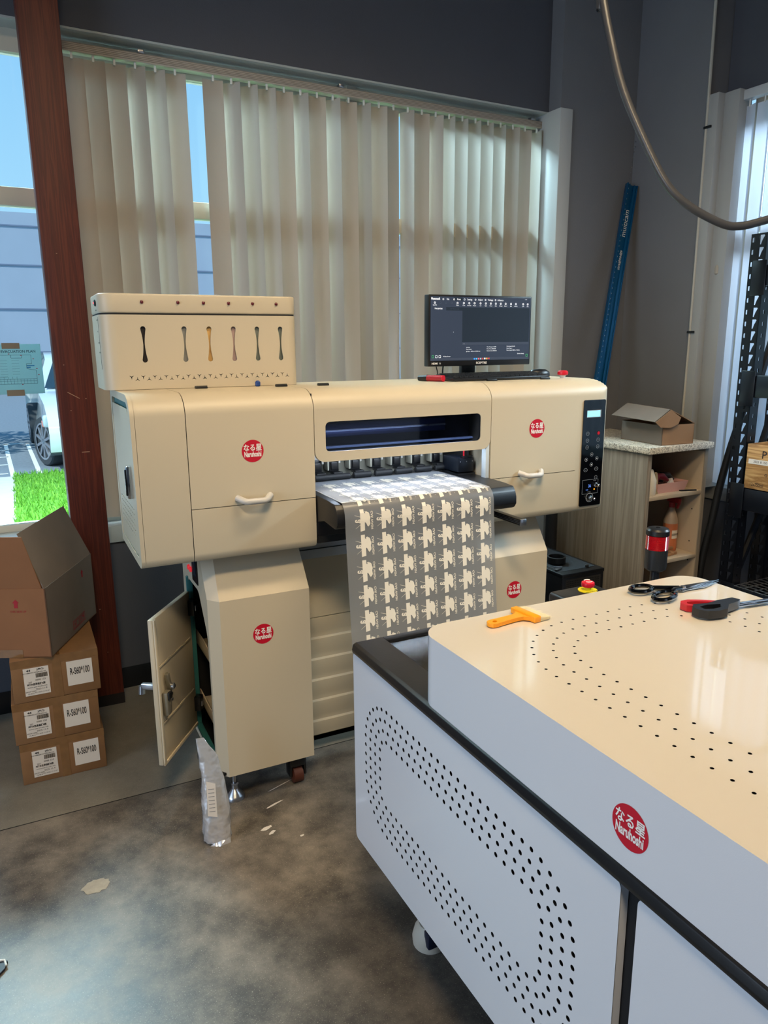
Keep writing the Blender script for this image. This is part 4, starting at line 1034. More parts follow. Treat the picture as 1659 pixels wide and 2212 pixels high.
b = B(); vsx = [(.118, -.124, .115), (.146, -.131, .108), (.146, -.130, .225), (.120, -.122, .235)]
b.poly([(p[0], p[1]-.004, p[2]) for p in vsx], PAPER); b.xf(lambda p: p)
for i in range(7): z = .13+.013*i; b.poly([(.123, -.1305, z), (.141, -.1345, z-.001), (.141, -.1345, z+.001), (.123, -.1305, z+.002)], mat('faint_ink', '8b8a8a', .6))
b.build('pouch_label', t, 'small white printed label')
b = B(); b.hull([(.12, -.118, .0), (.185, -.128, .0), (.15, -.135, .001), (.18, -.122, .022), (.14, -.12, .01), (.19, -.11, .015)], FOIL); b.build('bottom_seal', t)

# evacuation sign on the window (W) -----------------------------------
t = thing('evacuation_sign', 'evacuation plan sheet taped on the left window glass', 'sign', W, (-.29, .11, 1.36))
b = B(); b.box(-.43, -.165, .108, .1095, 1.358, 1.562, slat_mat('sign_sheet', '9fb0b2', 'a8ccd2', .6)); SG = b.build('sheet', t)
b = B(); yq = .1072; SB = mat('sign_ink', '3a4a58', .5)
b.text('EMERGENCY EVACUATION PLAN', .0145, (-.185, yq, 1.532), XZ, SB, bold=.02, align='RIGHT')
def ln(x0, z0, x1, z1, w=.0006, m=SB): 
    if abs(x1-x0) > abs(z1-z0): b.poly([(x0, yq, z0-w), (x1, yq, z1-w), (x1, yq, z1+w), (x0, yq, z0+w)], m)
    else: b.poly([(x0-w, yq, z0), (x0+w, yq, z0), (x1+w, yq, z1), (x1-w, yq, z1)], m)
for a in ((-.42, 1.518, -.205, 1.518), (-.205, 1.518, -.205, 1.482), (-.205, 1.482, -.225, 1.482), (-.225, 1.482, -.225, 1.462), (-.225, 1.462, -.19, 1.455), (-.19, 1.455, -.19, 1.40), (-.19, 1.40, -.42, 1.40), (-.42, 1.40, -.42, 1.518), (-.19, 1.42, -.42, 1.42), (-.19, 1.412, -.42, 1.412), (-.30, 1.43, -.42, 1.43), (-.28, 1.518, -.28, 1.506), (-.28, 1.506, -.24, 1.506), (-.24, 1.506, -.24, 1.518)): ln(*a)
for i in range(18): x = -.415+.0125*i; ln(x, 1.40, x, 1.42, .0004)
for i in range(10): x = -.41+.016*i; ln(x, 1.42, x, 1.43, .0004)
for r in range(6):
    for k in range(3): x = -.37+.045*k; ln(x, 1.495-.011*r, x+.028, 1.495-.011*r, .0005, mat('sign_faint', '7d9098', .5))
SBL = mat('sign_blue', '2878b0', .5); b.poly([(-.225, yq, 1.472), (-.195, yq, 1.472), (-.195, yq, 1.476), (-.225, yq, 1.476)], SBL); b.poly([(-.225, yq, 1.465), (-.21, yq, 1.465), (-.21, yq, 1.469), (-.225, yq, 1.469)], SBL)
for x, z in ((-.245, 1.515), (-.20, 1.50), (-.19, 1.46), (-.185, 1.435), (-.29, 1.521), (-.25, 1.396)): b.poly([(x, yq-.0003, z), (x+.006, yq-.0003, z), (x+.006, yq-.0003, z+.003), (x, yq-.0003, z+.003)], mat('sign_red', 'b0505a', .5))
b.build('floor_plan_print', SG)
for z in (1.545, 1.363):
    b = B(); b.box(-.31, -.243, .1055, .1068, z-.002 if z > 1.5 else z-.012, z+.022 if z > 1.5 else z+.013, mat('brown_tape', '8a8070', .4)); b.build('tape', t)

# ================================================================== CABINET (frame C), items
LAM = streak('grey_wood_laminate', [(0, '7d7468'), (.5, '8a8175'), (1, '998f82')], (20, 20, .9), .5, 3, .03)
SPK = bpy.data.materials.new('speckled_counter'); SPK.use_nodes = True
nt = SPK.node_tree; v_ = nt.nodes.new('ShaderNodeTexVoronoi'); v_.inputs['Scale'].default_value = 170; tc = nt.nodes.new('ShaderNodeTexCoord'); r_ = nt.nodes.new('ShaderNodeValToRGB')
nt.links.new(tc.outputs['Object'], v_.inputs['Vector']); nt.links.new(v_.outputs['Color'], r_.inputs[0]); nt.links.new(r_.outputs[0], nt.nodes['Principled BSDF'].inputs['Base Color'])
r_.color_ramp.elements[0].color = lin('8e897f'); r_.color_ramp.elements[1].color = lin('e6e0d4'); r_.color_ramp.elements[0].position = .2; r_.color_ramp.elements[1].position = .6; nt.nodes['Principled BSDF'].inputs['Roughness'].default_value = .35
SHW = mat('shelf_white', 'b8a892', .5)
t = thing('shelf_cabinet', 'tall grey wood grain cabinet with speckled counter and open shelves', 'cabinet', C, (.23, .35, 0))
b = B(); b.box(0, .462, 0, .72, 1.018, 1.05, SPK, .003); b.build('counter_top', t)
b = B(); b.box(.012, .040, .02, .70, 0, 1.018, LAM, .001); b.build('side_panel', t)
b = B(); b.box(.425, .45, .02, .70, 0, 1.018, LAM, .001); b.box(.4235, .4255, .025, .69, 0, 1.0, SHW)
for k in range(22):
    for y in (.07,): 
        z = .2+.035*k; b.disc((.4228, y, z), ((0, -1, 0), (0, 0, 1)), .004, DARK if k in (6, 9, 14) else SHW, 10)
b.build('side_panel', t)
b = B(); b.box(.04, .425, .38, .39, 0, 1.018, mat('cabinet_back', '75695c', .6)); b.build('back_panel', t)
for z in (.779, .435, .10):
    b = B(); b.box(.04, .425, .022, .38, z, z+.020, SHW, .001); b.build('shelf', t)
# shelf items
z = .7995
t = thing('pink_tray', 'pink tray of odds and ends on the upper cabinet shelf', 'tray', C, (.25, .12, z))
b = B(); PK = mat('pink_plastic', 'd8a8a0', .5)
def fr_box(x0, x1, y0, y1, z0, z1, fl, m):
    b.add([(x0, y0, z0), (x1, y0, z0), (x1, y1, z0), (x0, y1, z0), (x0-fl, y0-fl, z1), (x1+fl, y0-fl, z1), (x1+fl, y1+fl, z1), (x0-fl, y1+fl, z1)], [(0, 1, 2, 3), (0, 1, 5, 4), (1, 2, 6, 5), (2, 3, 7, 6), (3, 0, 4, 7)], m)
fr_box(.145, .345, .065, .20, z, z+.052, .012, PK); b.build('tray', t)
for nm, lab, x, y, c in (('red_tape_gun', 'dark red tool with black handle lying in the pink tray', .22, .12, '6a1626'), ('black_tool', 'black curved tool beside the red tool in the pink tray', .27, .13, '1a191c')):
    b = B(); b.tube([(x-.03, y, z+.045), (x-.01, y+.01, z+.075), (x+.02, y, z+.072), (x+.05, y-.01, z+.05)], [.012, .02, .018, .008], mat('tool_'+c, c, .4), 12); b.build(nm, None, lab, C, (x, y, z), cat='tool', smooth=60)
b = B(); b.hull([(.265, .10, z+.03), (.31, .10, z+.03), (.29, .10, z+.064), (.27, .13, z+.055), (.31, .13, z+.05)], WHITE); b.build('white_scrap', None, 'small white paper piece in the pink tray', C, (.29, .11, z), cat='paper')
b = B(); b.prism([(.385, .02), (.372, .024), (.30, .05), (.30, .062), (.375, .036), (.388, .026)], 'z', z, z+.007, BLACK, .002); b.build('black_pen', None, 'black pen on the front edge of the upper shelf', C, (.36, .03, z), cat='pen')
WB = mat('white_bottle', 'd8d0c0', .45)
b = B(); b.lathe([(.0, 0), (.036, 0), (.040, .01), (.040, .075), (.034, .09), (.028, .11), (.020, .13), (0, .132)], (.085, .075, z), WB); b.build('white_bottle', None, 'white plastic bottle at the left end of the upper shelf', C, (.085, .075, z), cat='bottle', smooth=60)
b = B(); b.hull([(.125, .07, z), (.148, .06, z), (.15, .10, z), (.13, .10, z), (.132, .075, z+.105), (.145, .07, z+.11), (.14, .10, z+.11), (.158, .08, z+.06)], mat('beige_bag', 'a89678', .7), .003); b.build('beige_packet', None, 'beige packet between white bottle and pink tray', C, (.135, .08, z), cat='packet')
z = .4555
t = thing('spray_bottle', 'spray bottle of orange cleaner with red trigger head on the lower shelf', 'bottle', C, (.365, .15, z))
def clearm(n, c, a): return mat(n, c, .25, alpha=a)
b = B(); b.lathe([(.0, 0), (.036, 0), (.038, .01), (.038, .135), (.037, .15)], (.365, .15, z), mat('orange_liquid', 'c8754e', .3)); b.build('liquid', t, 'orange cleaning liquid')
b = B(); b.lathe([(.0375, .15), (.037, .165), (.028, .195), (.018, .22), (.015, .235)], (.365, .15, z), mat('cloudy_plastic', 'b8a490', .4)); b.build('bottle_shoulder', t)
b = B(); b.lathe([(.016, .235), (.016, .262), (.011, .264)], (.365, .15, z), mat('dull_red', '9c2426', .45)); b.box(.35, .372, .095, .175, z+.264, z+.292, MATS['dull_red'], .006); b.box(.355, .368, .10, .112, z+.235, z+.27, MATS['dull_red'], .003, rot=('X', .35)); b.build('trigger_head', t)
b = B(); pts = []
for k in range(7):
    a = pi*1.5-.6+k*.16; pts.append((cos(a), sin(a)))
vs = [(.365+.0386*x, .15+.0386*y, z+.07) for x, y in pts]+[(.365+.0386*x, .15+.0386*y, z+.115) for x, y in pts]
b.add(vs, [(i, i+1, 8+i, 7+i) for i in range(6)], PAPER)
b.text('DEGREASER', .016, (.358, .1105, z+.093), XZ, INK, cond=.55, bold=.02); b.build('bottle_label', t, 'white label with handwritten black word')
b = B(); b.lathe([(.0, 0), (.038, 0), (.04, .01), (.04, .12), (.034, .135), (.026, .14), (.026, .16), (0, .162)], (.12, .18, z), mat('pale_jug', '9a8274', .4)); b.build('dim_jar', None, 'dim jar with olive and red top at the back of the lower shelf', C, (.12, .18, z), cat='jar', smooth=40)
b = B(); b.lathe([(.0, 0), (.03, 0), (.034, .05), (.03, .07), (0, .075)], (.13, .07, z), WHITE); b.build('white_tub', None, 'white tub at the left of the lower shelf', C, (.13, .07, z), cat='tub', smooth=40)
WDS = mat('raw_wood', '9c7350', .7)
for i in range(5):
    b = B(); x = .215+.024*i; b.box(x, x+.020, .045+.004*i, .20, z+.001, z+.017, WDS, .002, rot=('Z', -.25+.04*i)); b.build('wood_stick', None, 'short wooden stick in the row beside the spray bottle', C, (x, .1, z), cat='stick', group='wooden sticks on the lower shelf')
b = B(); b.box(.20, .335, .10, .115, z+.02, z+.034, WDS, .002, rot=('Z', -.1)); b.build('wood_stick', None, 'wooden stick lying across the row of sticks', C, (.26, .1, z), cat='stick', group='wooden sticks on the lower shelf')
# small carton on counter
pc = C.w((.117, .037, 0)); fc = Fr(pc[0], pc[1], .041-.12); z = 1.0505
t = thing('shallow_carton', 'shallow brown mailer carton with raised lid on the speckled counter', 'box', fc, (.1, .15, z))
CT = mat('mailer_card', '96765a', .8, var=.05)
b = B(); b.box(0, .20, 0, .003, z, z+.100, CT); b.box(0, .20, .30, .303, z, z+.1, CT); b.box(0, .003, 0, .303, z, z+.098, CARDD); b.box(.197, .20, 0, .303, z, z+.10, CT); b.box(0, .2, 0, .3, z, z+.003, CT); b.build('tray', t)
b = B(); 
def quad3(pts, m, th=.003):
    bm = bmesh.new(); A = [bm.verts.new(p) for p in pts]; f = bm.faces.new(A); f.normal_update(); nrm = f.normal.copy(); r = bmesh.ops.extrude_face_region(bm, geom=[f])
    bmesh.ops.translate(bm, verts=[v for v in r['geom'] if isinstance(v, bmesh.types.BMVert)], vec=nrm*th); b.bmadd(bm, m)
quad3([(.20, .0, z+.10), (.20, .30, z+.10), (.035, .31, z+.185), (.035, -.005, z+.175)], CT)
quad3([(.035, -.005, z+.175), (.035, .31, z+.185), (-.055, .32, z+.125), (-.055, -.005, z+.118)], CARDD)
quad3([(.035, -.008, z+.175), (-.055, -.008, z+.118), (-.025, -.012, z+.092), (.035, -.014, z+.088), (.085, -.01, z+.105), (.10, -.008, z+.135)], CT)
b.build('lid', t)
# pc tower and things
t = thing('computer_tower', 'black computer tower standing on the floor right of the printer', 'computer', P, (2.14, .72, 0))
b = B(); b.box(2.008, 2.271, .489, .96, .012, .445, BLACK, .006); b.box(2.006, 2.273, .487, .962, .43, .45, BLACKM, .005); b.box(2.03, 2.25, .53, .93, .4495, .4515, mat('mesh_black', '1e232b', .6, bump=1, bscale=900)); b.build('case', t)
b = B()
for r in range(14):
    for k in range(20): b.box(2.035+.0105*k, 2.040+.0105*k, .4862, .4872, .27+.0105*r, .275+.0105*r, mat('perforation', '000000', .8) if 0 else DARK)
b.add([(2.03, .4878, .26), (2.25, .4878, .26), (2.25, .4878, .42), (2.03, .4878, .42)], [(0, 1, 2, 3)], mat('grille', '2a2826', .5)); tag(b.build('front_grille', t), kind='stuff')
b = B(); b.lathe([(.036, 0), (.047, .004), (.047, .034), (.040, .036), (.037, .012), (.0, .012)], (2.108, .66, .452), BLACK, seg=36); b.ring((2.108, .66, .4655), XY, .014, .02, BLACKM); b.build('black_dish', None, 'round black dish on top of the computer tower', P, (2.108, .66, .452), cat='dish', smooth=40)
for i, (x, y, a, l) in enumerate(((2.035, .56, .3, 'stubby silver memory stick on the computer tower'), (2.055, .585, -.3, 'longer thin silver stick on the computer tower'))):
    b = B(); b.box(x-.02, x+.025, y-(.009 if i == 0 else .004), y+(.009 if i == 0 else .004), .452, .460, STEEL, .002, rot=('Z', a)); b.build('memory_stick', None, l, P, (x, y, .452), cat='memory stick')
b = B(); b.lathe([(.009, 0), (.009, .010), (.007, .012), (0, .012)], (2.20, .535, .452), BLACK); b.build('small_knob', None, 'tiny black knob on the front right of the computer tower', P, (2.20, .535, .452), cat='knob')
b = B(); b.tube([(2.345, 1.0, 0), (2.345, 1.0, .95)], .032, mat('dark_cylinder', '1d1e22', .5), 16); b.build('dark_cylinder', None, 'dark vertical cylinder behind the printer at its right end', P, (2.345, 1.0, 0), cat='pole')  # plain dark cylinder standing behind the printer

# blue bar leaning in the corner --------------------------------------
BAR0 = (2.53, -.335, 1.0525); BAR1 = (2.925, -.135, 2.405)
BLUE = mat('blue_anodised', '0b5584', .25, metal=.4)
t = thing('blue_straightedge', 'long blue aluminium straightedge leaning in the wall corner', 'straightedge', W, BAR0)
p0 = Vector(BAR0); p1 = Vector(BAR1); ax = (p1-p0).normalized(); sx = Vector((1, -.15, 0)); sx = (sx-ax*sx.dot(ax)).normalized(); sy = ax.cross(sx); Lb = (p1-p0).length
b = B()
for (a0, a1, c0, c1) in ((-.035, .035, -.004, .004), (-.035, -.012, -.014, -.004), (.012, .035, -.014, -.004), (-.035, -.027, -.02, -.012), (.027, .035, -.02, -.012)):
    b.box(a0, a1, c0, c1, 0, Lb, BLUE, .001)
for k in range(70): b.box(-.026, -.022, -.0152, -.0138, .1+.03*k, .106+.03*k, STEEL)
flip = -1 if sy.dot(Vector((0, 1, 0))) < 0 else 1
b.xf(lambda p: tuple(p0+sx*p[0]+sy*flip*p[1]+ax*p[2])); BA = b.build('bar', t)
b = B(); b.text('multicam', .045, (0, 0, 0), ((0, 0, 1), (-1, 0, 0)), WHITE, cond=.95); b.xf(lambda p: (p[0], -.0048, p[2]+Lb-.22))
k0 = len(b.v); b.text('straightedge', .024, (0, 0, 0), ((0, 0, 1), (-1, 0, 0)), WHITE, cond=.95); b.xf(lambda p: (p[0]+.002, -.0048, p[2]+Lb-.43), k0)
b.xf(lambda p: tuple(p0+sx*p[0]+sy*flip*p[1]+ax*p[2])); b.build('bar_lettering', BA)

# big hanging grey cable, black cable ---------------------------------
def spline(pts, n=8):
    out = []; P_ = [Vector(p) for p in pts]; P_ = [P_[0]*2-P_[1]]+P_+[P_[-1]*2-P_[-2]]
    for i in range(1, len(P_)-2):
        for k in range(n):
            t_ = k/n; a, b_, c, d = P_[i-1:i+3]
            out.append(.5*((2*b_)+(c-a)*t_+(2*a-5*b_+4*c-d)*t_*t_+(3*b_-a-3*c+d)*t_**3))
    out.append(P_[-2]); return out
CABLEPTS = [(1.64, 0.014, 2.773), (1.64, -0.009, 2.681), (1.648, -0.044, 2.559), (1.667, -0.097, 2.39), (1.712, -0.162, 2.222), (1.767, -0.227, 2.072), (1.829, -0.276, 1.998), (1.921, -0.336, 1.94), (1.976, -0.365, 1.932), (2.041, -0.394, 1.947), (2.121, -0.427, 1.971), (2.251, -0.482, 2.003)]
CABLEPTS = [(CABLEPTS[0][0]-.02, CABLEPTS[0][1]+.03, 3.98)]+CABLEPTS+[W.w((2.45, -1.75, 1.86)), W.w((2.66, -1.9, 1.898)), W.w((2.80, -2.2, 1.896))]
b = B(); b.tube(spline(CABLEPTS), .0135, mat('grey_cable', '424347', .34, bump=.3, bscale=30), 14); b.build('hanging_cable', None, 'thick grey cable sagging across the upper right corner', P, CABLEPTS[2], cat='cable', smooth=60)
b = B(); b.tube(spline([(2.90, -1.0, 1.28), (2.90, -.965, 1.12), (2.90, -.935, 1.0), (2.90, -.895, .80), (2.90, -.87, .62), (2.90, -.835, .42), (2.90, -.82, .2), (2.90, -.82, .02)]), .019, mat('black_cable', '17181a', .5), 12)
b.build('black_hose', None, 'black hose hanging between the cabinet and the black rack', W, (2.90, -.82, .01), cat='hose', smooth=60)

# rack (W) -------------------------------------------------------------
RK = thing('pallet_rack', 'black pallet rack with slotted uprights beside the right window', 'rack', W, (2.88, -2.1, 0))
BK = mat('rack_black', '0d1018', .28, bump=.05)
def upright(x, y, top=2.02):
    b = B(); z = .10; dz = .0518; b.box(x, x+.003, y-.078, y, 0, z, BK); b.box(x, x+.06, y-.078, y-.075, 0, z, BK)
    while z < top-.03:
        z1 = min(z+dz, top); a = z+.016
        b.plate([rrect(-y, -y+.078, z, z1, 0), rrect(-y+.006, -y+.020, a, a+.020, .003, 2),
                 [(-y+.044, a-.012), (-y+.050, a-.012), (-y+.056, a+.006), (-y+.066, a+.024), (-y+.063, a+.028), (-y+.043, a+.028), (-y+.040, a+.024)]], (x, 0, 0), YZm, .003, BK)
        b.plate([rrect(x, x+.06, z, z1, 0), rrect(x+.026, x+.036, a, a+.018, .002, 2)], (0, y-.078, 0), XZ, .003, BK)
        z = z1
    b.box(x+.057, x+.06, y-.078, y-.058, 0, top, BK); b.box(x+.02, x+.06, y-.003, y, 0, top, BK)
    b.build('upright', RK)
for (x, y) in ((2.70, -1.088), (2.93, -1.088), (2.70, -3.4), (2.93, -3.4)): upright(x, y)
b = B()
for z0, z1 in ((.42, .80), (.80, 1.30), (1.30, 1.8)):
    b.tube([(2.77, -1.13, z0), (2.95, -1.13, z1)], .017, BK, 8); b.box(2.76, 2.95, -1.145, -1.115, z1-.01, z1+.015, BK, .002)
b.build('frame_bracing', RK)
for z0, z1, m_ in ((1.30, 1.40, 0), (.775, .880, 0), (.30, .39, 0), (1.79, 1.88, 0)):
    b = B()
    for x in (2.685, 2.945): b.box(x, x+.04, -3.4, -1.17, z0, z1, BK, .004); b.box(x+.002, x+.038, -3.4, -1.17, z0+.03, z0+.034, BK)
    b.box(2.680, 2.684, -1.19, -1.12, z0-.04, z1+.02, BK, .002)
    b.build('beam', RK)
WIREM = mat('wire_grey', '77787c', .35, metal=.7)
b = B()
for i in range(44): y = -1.18-.05*i; b.tube([(2.69, y, .395), (2.98, y, .395)], .0025, WIREM, 6)
for i in range(8): x = 2.71+.038*i; b.tube([(x, -1.17, .392), (x, -3.39, .392)], .0025, WIREM, 6)
b.build('wire_deck', RK)
b = B(); b.box(2.70, 2.98, -3.39, -1.17, .872, .882, BK); b.build('deck_board', RK)
WINE = streak('oak_crate', [(0, '9a6c3c'), (.5, 'b98a54'), (1, 'cfa46c')], (2.2, 3, 30), .5, 3, .08)
t = thing('wine_crate', 'wooden wine crate with black lettering on the black rack shelf', 'crate', W, (2.86, -1.36, .884))
b = B(); b.box(2.682, 2.694, -1.52, -1.187, .884, 1.09, WINE, .002); b.box(2.962, 2.974, -1.52, -1.187, .884, 1.09, WINE, .002); b.box(2.694, 2.962, -1.199, -1.187, .884, 1.09, WINE); b.box(2.694, 2.962, -1.52, -1.508, .884, 1.09, WINE); b.box(2.694, 2.962, -1.508, -1.199, .884, .894, WINE); b.build('crate_body', t)
b = B(); xx = 2.6812; b.text('P', .05, (xx, -1.262, 1.045), YZm, INK, align='LEFT'); b.text('12x750ml', .022, (xx, -1.215, .905), YZm, INK, cond=.8, align='LEFT'); b.text('G', .02, (xx, -1.285, .955), YZm, INK, align='LEFT'); b.build('crate_lettering', t)
b = B(); b.box(2.6805, 2.6815, -1.34, -1.200, 1.000, 1.022, PAPER); b.text('2021 8 150', .015, (2.680, -1.225, 1.011), YZm, INK, align='LEFT'); b.build('paper_strip', t, 'torn white paper strip with writing')

# ================================================================== OUTSIDE
ASPH = mat('asphalt', '77828c', .85, var=.12, vscale=20, bump=.3, bscale=60)
b = B(); b.box(-60, 80, 1.9, 110, -.3, -.1, ASPH); b.box(3.6, 80, -60, 1.9, -.3, -.1, ASPH); b.build('parking_lot', kind='structure')
b = B(); CW = mat('concrete_walk', 'c4c2bc', .8, var=.05)
b.box(-14, -.40, 1.8, 8.35, -.12, -.085, CW); b.box(-.4, 14, 1.8, 4.0, -.12, -.085, CW); b.build('walkway', kind='structure')
b = B(); GR = mat('grass_green', '5f9a2a', .8, var=.35, vscale=60); GR2 = mat('grass_blade', '78b038', .7)
b.box(-.40, 8, 4.0, 8.35, -.11, -.07, GR)
for i in range(5200):
    x = random.uniform(-.42, 1.2); y = random.uniform(4.6, 8.42); a = random.uniform(0, pi); h = random.uniform(.03, .07); dx, dy = .008*cos(a), .008*sin(a)
    b.add([(x-dx, y-dy, -.07), (x+dx, y+dy, -.07), (x+random.uniform(-.03, .03), y+random.uniform(-.03, .03), -.07+h)], [(0, 1, 2)], GR2 if i % 2 else GR)
b.build('lawn', None, 'bright green lawn strip outside the left window', P, (0, 6, -.1), cat='lawn', kind='stuff', smooth=0)
LW = mat('line_white', 'e8ecec', .7)
def stripe(x0, y0, x1, y1, w, b):
    d = Vector((x1-x0, y1-y0)); n_ = Vector((-d.y, d.x)).normalized()*w/2
    b.poly([(x0-n_.x, y0-n_.y, -.098), (x1-n_.x, y1-n_.y, -.098), (x1+n_.x, y1+n_.y, -.098), (x0+n_.x, y0+n_.y, -.098)], LW)
b = B(); stripe(-.42, 8.4, -.53, 12.1, .06, b); stripe(-.10, 8.5, -.19, 12.1, .06, b); stripe(-4, 12.15, -.15, 12.05, .10, b)
for i in range(5): y = 8.7+.85*i; stripe(-1.6, y, -.48, y, .06, b)
b.build('parking_lines', None, 'white painted parking bay lines outside the left window', P, (-.4, 10, -.1), cat='painted lines')
b = B(); stripe(.12, 22, .35, 27, .12, b); stripe(6, 14, 7, 24, .12, b); b.build('parking_lines', None, 'short white line farther away in the parking lot', P, (.3, 24, -.1), cat='painted lines')
BW = mat('pale_blue_building', 'a9b4c4', .8, var=.04, vscale=.6)
t = thing('warehouse_building', 'long pale concrete building across the parking lot', 'building', P, (5, 32, -.1))
b = B(); b.box(-40, 50, 30, 40, -.1, 6.4, BW); b.build('wall', t)
b = B()
for z in (1.3, 2.9, 4.5, 5.9): b.box(-40, 50, 29.97, 30, z, z+.05, mat('joint_dark', '76839a', .8))
for x in range(-36, 50, 7): b.box(x, x+.06, 29.97, 30, -.1, 6.4, MATS['joint_dark'])
b.build('panel_joints', t)
# car
CARP = mat('car_white', 'd4dfe2', .15, coat=.8); CG = mat('car_glass', '26343c', .08, coat=.5)
CAR = t = thing('parked_car', 'white car with alloy wheels parked outside behind the wooden post', 'car', P, (.95, 10.7, -.1))
yz = [(8.42, .28), (8.36, .5), (8.45, .72), (8.75, .88), (9.6, 1.0), (9.9, 1.03), (10.55, 1.45), (11.4, 1.55), (12.2, 1.48), (12.85, 1.1), (13.0, .8), (12.95, .3), (12.6, .22), (8.7, .2)]
yz = [(y, z-.1) for y, z in yz]
b = B(); vs = []; n = len(yz)
for x, k in ((.05, 1), (.0, 1), (1.86, 1), (1.81, 1)): pass
secs = [(.08, .97, .0), (.02, 1.0, 0), (.02, 1.0, 0), (1.84, 1.0, 0), (1.90, .97, 0)]
for x, sc, _ in ((.10, .94, 0), (.03, 1, 0), (1.87, 1, 0), (1.80, .94, 0)):
    for y, z in yz:
        inn = .28*max(0, (z-.9)/.6); xx_ = x+inn if x < 1 else x-inn
        vs.append((xx_, 10.7+(y-10.7)*(.985 if sc < 1 else 1), z*1.0 if sc == 1 else (z-.4)*.97+.4))
fs = [(k*n+i, k*n+(i+1) % n, (k+1)*n+(i+1) % n, (k+1)*n+i) for k in range(3) for i in range(n)]+[tuple(range(n))[::-1], tuple(range(3*n, 4*n))]
b.add(vs, fs, CARP); b.build('body', t, smooth=40)
b = B(); b.add([(.035+.02, 9.98, .93), (.035+.02, 12.5, .93), (.20, 12.1, 1.30), (.21, 10.65, 1.28)], [(0, 1, 2, 3)], CG); b.add([(.14, 9.86, .95), (1.76, 9.86, .95), (1.55, 10.5, 1.33), (.35, 10.5, 1.33)], [(0, 1, 2, 3)], CG); b.build('windows', t)
for y in (9.22, 12.15):
    b = B(); b.lathe([(.0, 0), (.25, 0), (.255, -.02), (.33, -.02), (.345, 0), (.345, .2)], (.045, y, .245), mat('tyre', '3a4046', .8), (1, 0, 0), 40)
    b.lathe([(.0, -.005), (.05, -.02), (.06, .0)], (.045, y, .245), STEEL, (1, 0, 0), 20)
    steer = .30 if y < 10 else 0
    def st_(p, yy=y): return (.13+(p[0]-.13)*cos(steer)-(p[1]-yy)*sin(steer)-.03, yy+(p[0]-.13)*sin(steer)+(p[1]-yy)*cos(steer), p[2])
    b.xf(st_); w_ = b.build('wheel', t)
    b = B(); AL = mat('alloy', 'b8bcc4', .3, metal=.7)
    for k in range(10):
        a = 2*pi*k/10; c, s = cos(a), sin(a)
        b.box(-.0, .03, -.02, .02, .05, .25, AL, .005, rot=('X', 0)); j = len(b.v)
        st = len(b.v)-len(b.v)
    b.v = []; b.f = []; b.m = []
    for k in range(10):
        a = 2*pi*k/10; st = len(b.v); b.box(-.015, .005, -.018, .018, .04, .25, AL); b.xf(lambda p: (p[0]+.04, y+p[1]*cos(a)-p[2]*sin(a), .245+p[1]*sin(a)+p[2]*cos(a)), st)
    b.ring((.022, y, .245), ((0, 1, 0), (0, 0, 1)), .235, .26, AL, 36); b.xf(st_); b.build('alloy_rim', w_)
b = B(); b.box(-.02, .10, 8.52, 8.72, .50, .66, mat('headlamp', 'c8dcE8', .1, coat=.6), .03); b.box(-.025, .05, 8.60, 8.75, .50, .58, mat('orange_lamp', 'e89080', .3), .01); b.build('headlight', t)
b = B(); b.box(-.16, .02, 10.05, 10.18, .92, 1.06, mat('mirror_dark', '40505c', .3), .03); b.build('side_mirror', t)
ca = .04; CAR.rotation_euler = (0, 0, ca); CAR.location = (.10+(.85)*cos(ca)-1.6*sin(ca), 9.1+.85*sin(ca)+1.6*cos(ca), -.1)
# trees
LEAF = mat('leaf_green', '5c8a34', .6, var=.3, vscale=4); BARK = mat('bark', '54483c', .8)
def tree(x, y, h, r, label, n=700, trunk=.08, zc=None):
    t = thing('tree', label, 'tree', P, (x, y, -.1), 'trees outside the windows')
    b = B(); zc = zc or h-r; b.tube([(x, y, -.1), (x+.1, y, h*.5), (x, y, zc)], [trunk, trunk*.8, trunk*.4], BARK, 8)
    for k in range(8):
        a = k*2.4; b.tube([(x+.05, y, h*.45+k*.05*h*.5), (x+cos(a)*r*.8, y+sin(a)*r*.8, zc+r*.4*sin(k))], [trunk*.3, .01], BARK, 5)
    b.build('trunk', t)
    b = B()
    for i in range(n):
        u = random.uniform(-1, 1); a = random.uniform(0, 2*pi); q_ = r*random.uniform(.4, 1)**.5; s = sqrt(1-u*u)
        c = Vector((x+q_*s*cos(a), y+q_*s*sin(a), zc+q_*u*.9)); e1 = Vector((random.uniform(-1, 1), random.uniform(-1, 1), random.uniform(-1, 1))).normalized()*.13; e2 = e1.orthogonal().normalized()*.06
        b.add([c-e1, c+e2, c+e1, c-e2], [(0, 1, 2, 3)], LEAF)
    tag(b.build('leaves', t, smooth=0), kind='stuff')
tree(-2.35, 11.5, 3.6, 1.7, 'leafy tree outside at the left edge of the left window', 900)
for i, (x, y, h, r) in enumerate(((17, -2.2, 4.8, 2.0), (20, -7.5, 5.4, 2.3), (14.5, -12.0, 4.4, 2.0), (20, 3.5, 5.0, 2.2))):
    tree(x, y, h, r, ['green tree beyond the right window, nearest the rack upright', 'taller green tree beyond the right window behind the others', 'low green tree beyond the far right of the right window', 'green tree beyond the right window behind the blind slats'][i], 1400)
b = B(); b.box(9.8, 14.2, -2.3, -.6, -.1, .75, mat('red_car', 'b03038', .2, coat=.6), .12, 3); b.box(10.8, 13.2, -2.2, -.7, .75, 1.3, CG, .15, 3); b.build('body', thing('red_parked_car', 'small red car parked far outside the right window', 'car', P, (12, -1.4, -.1)))
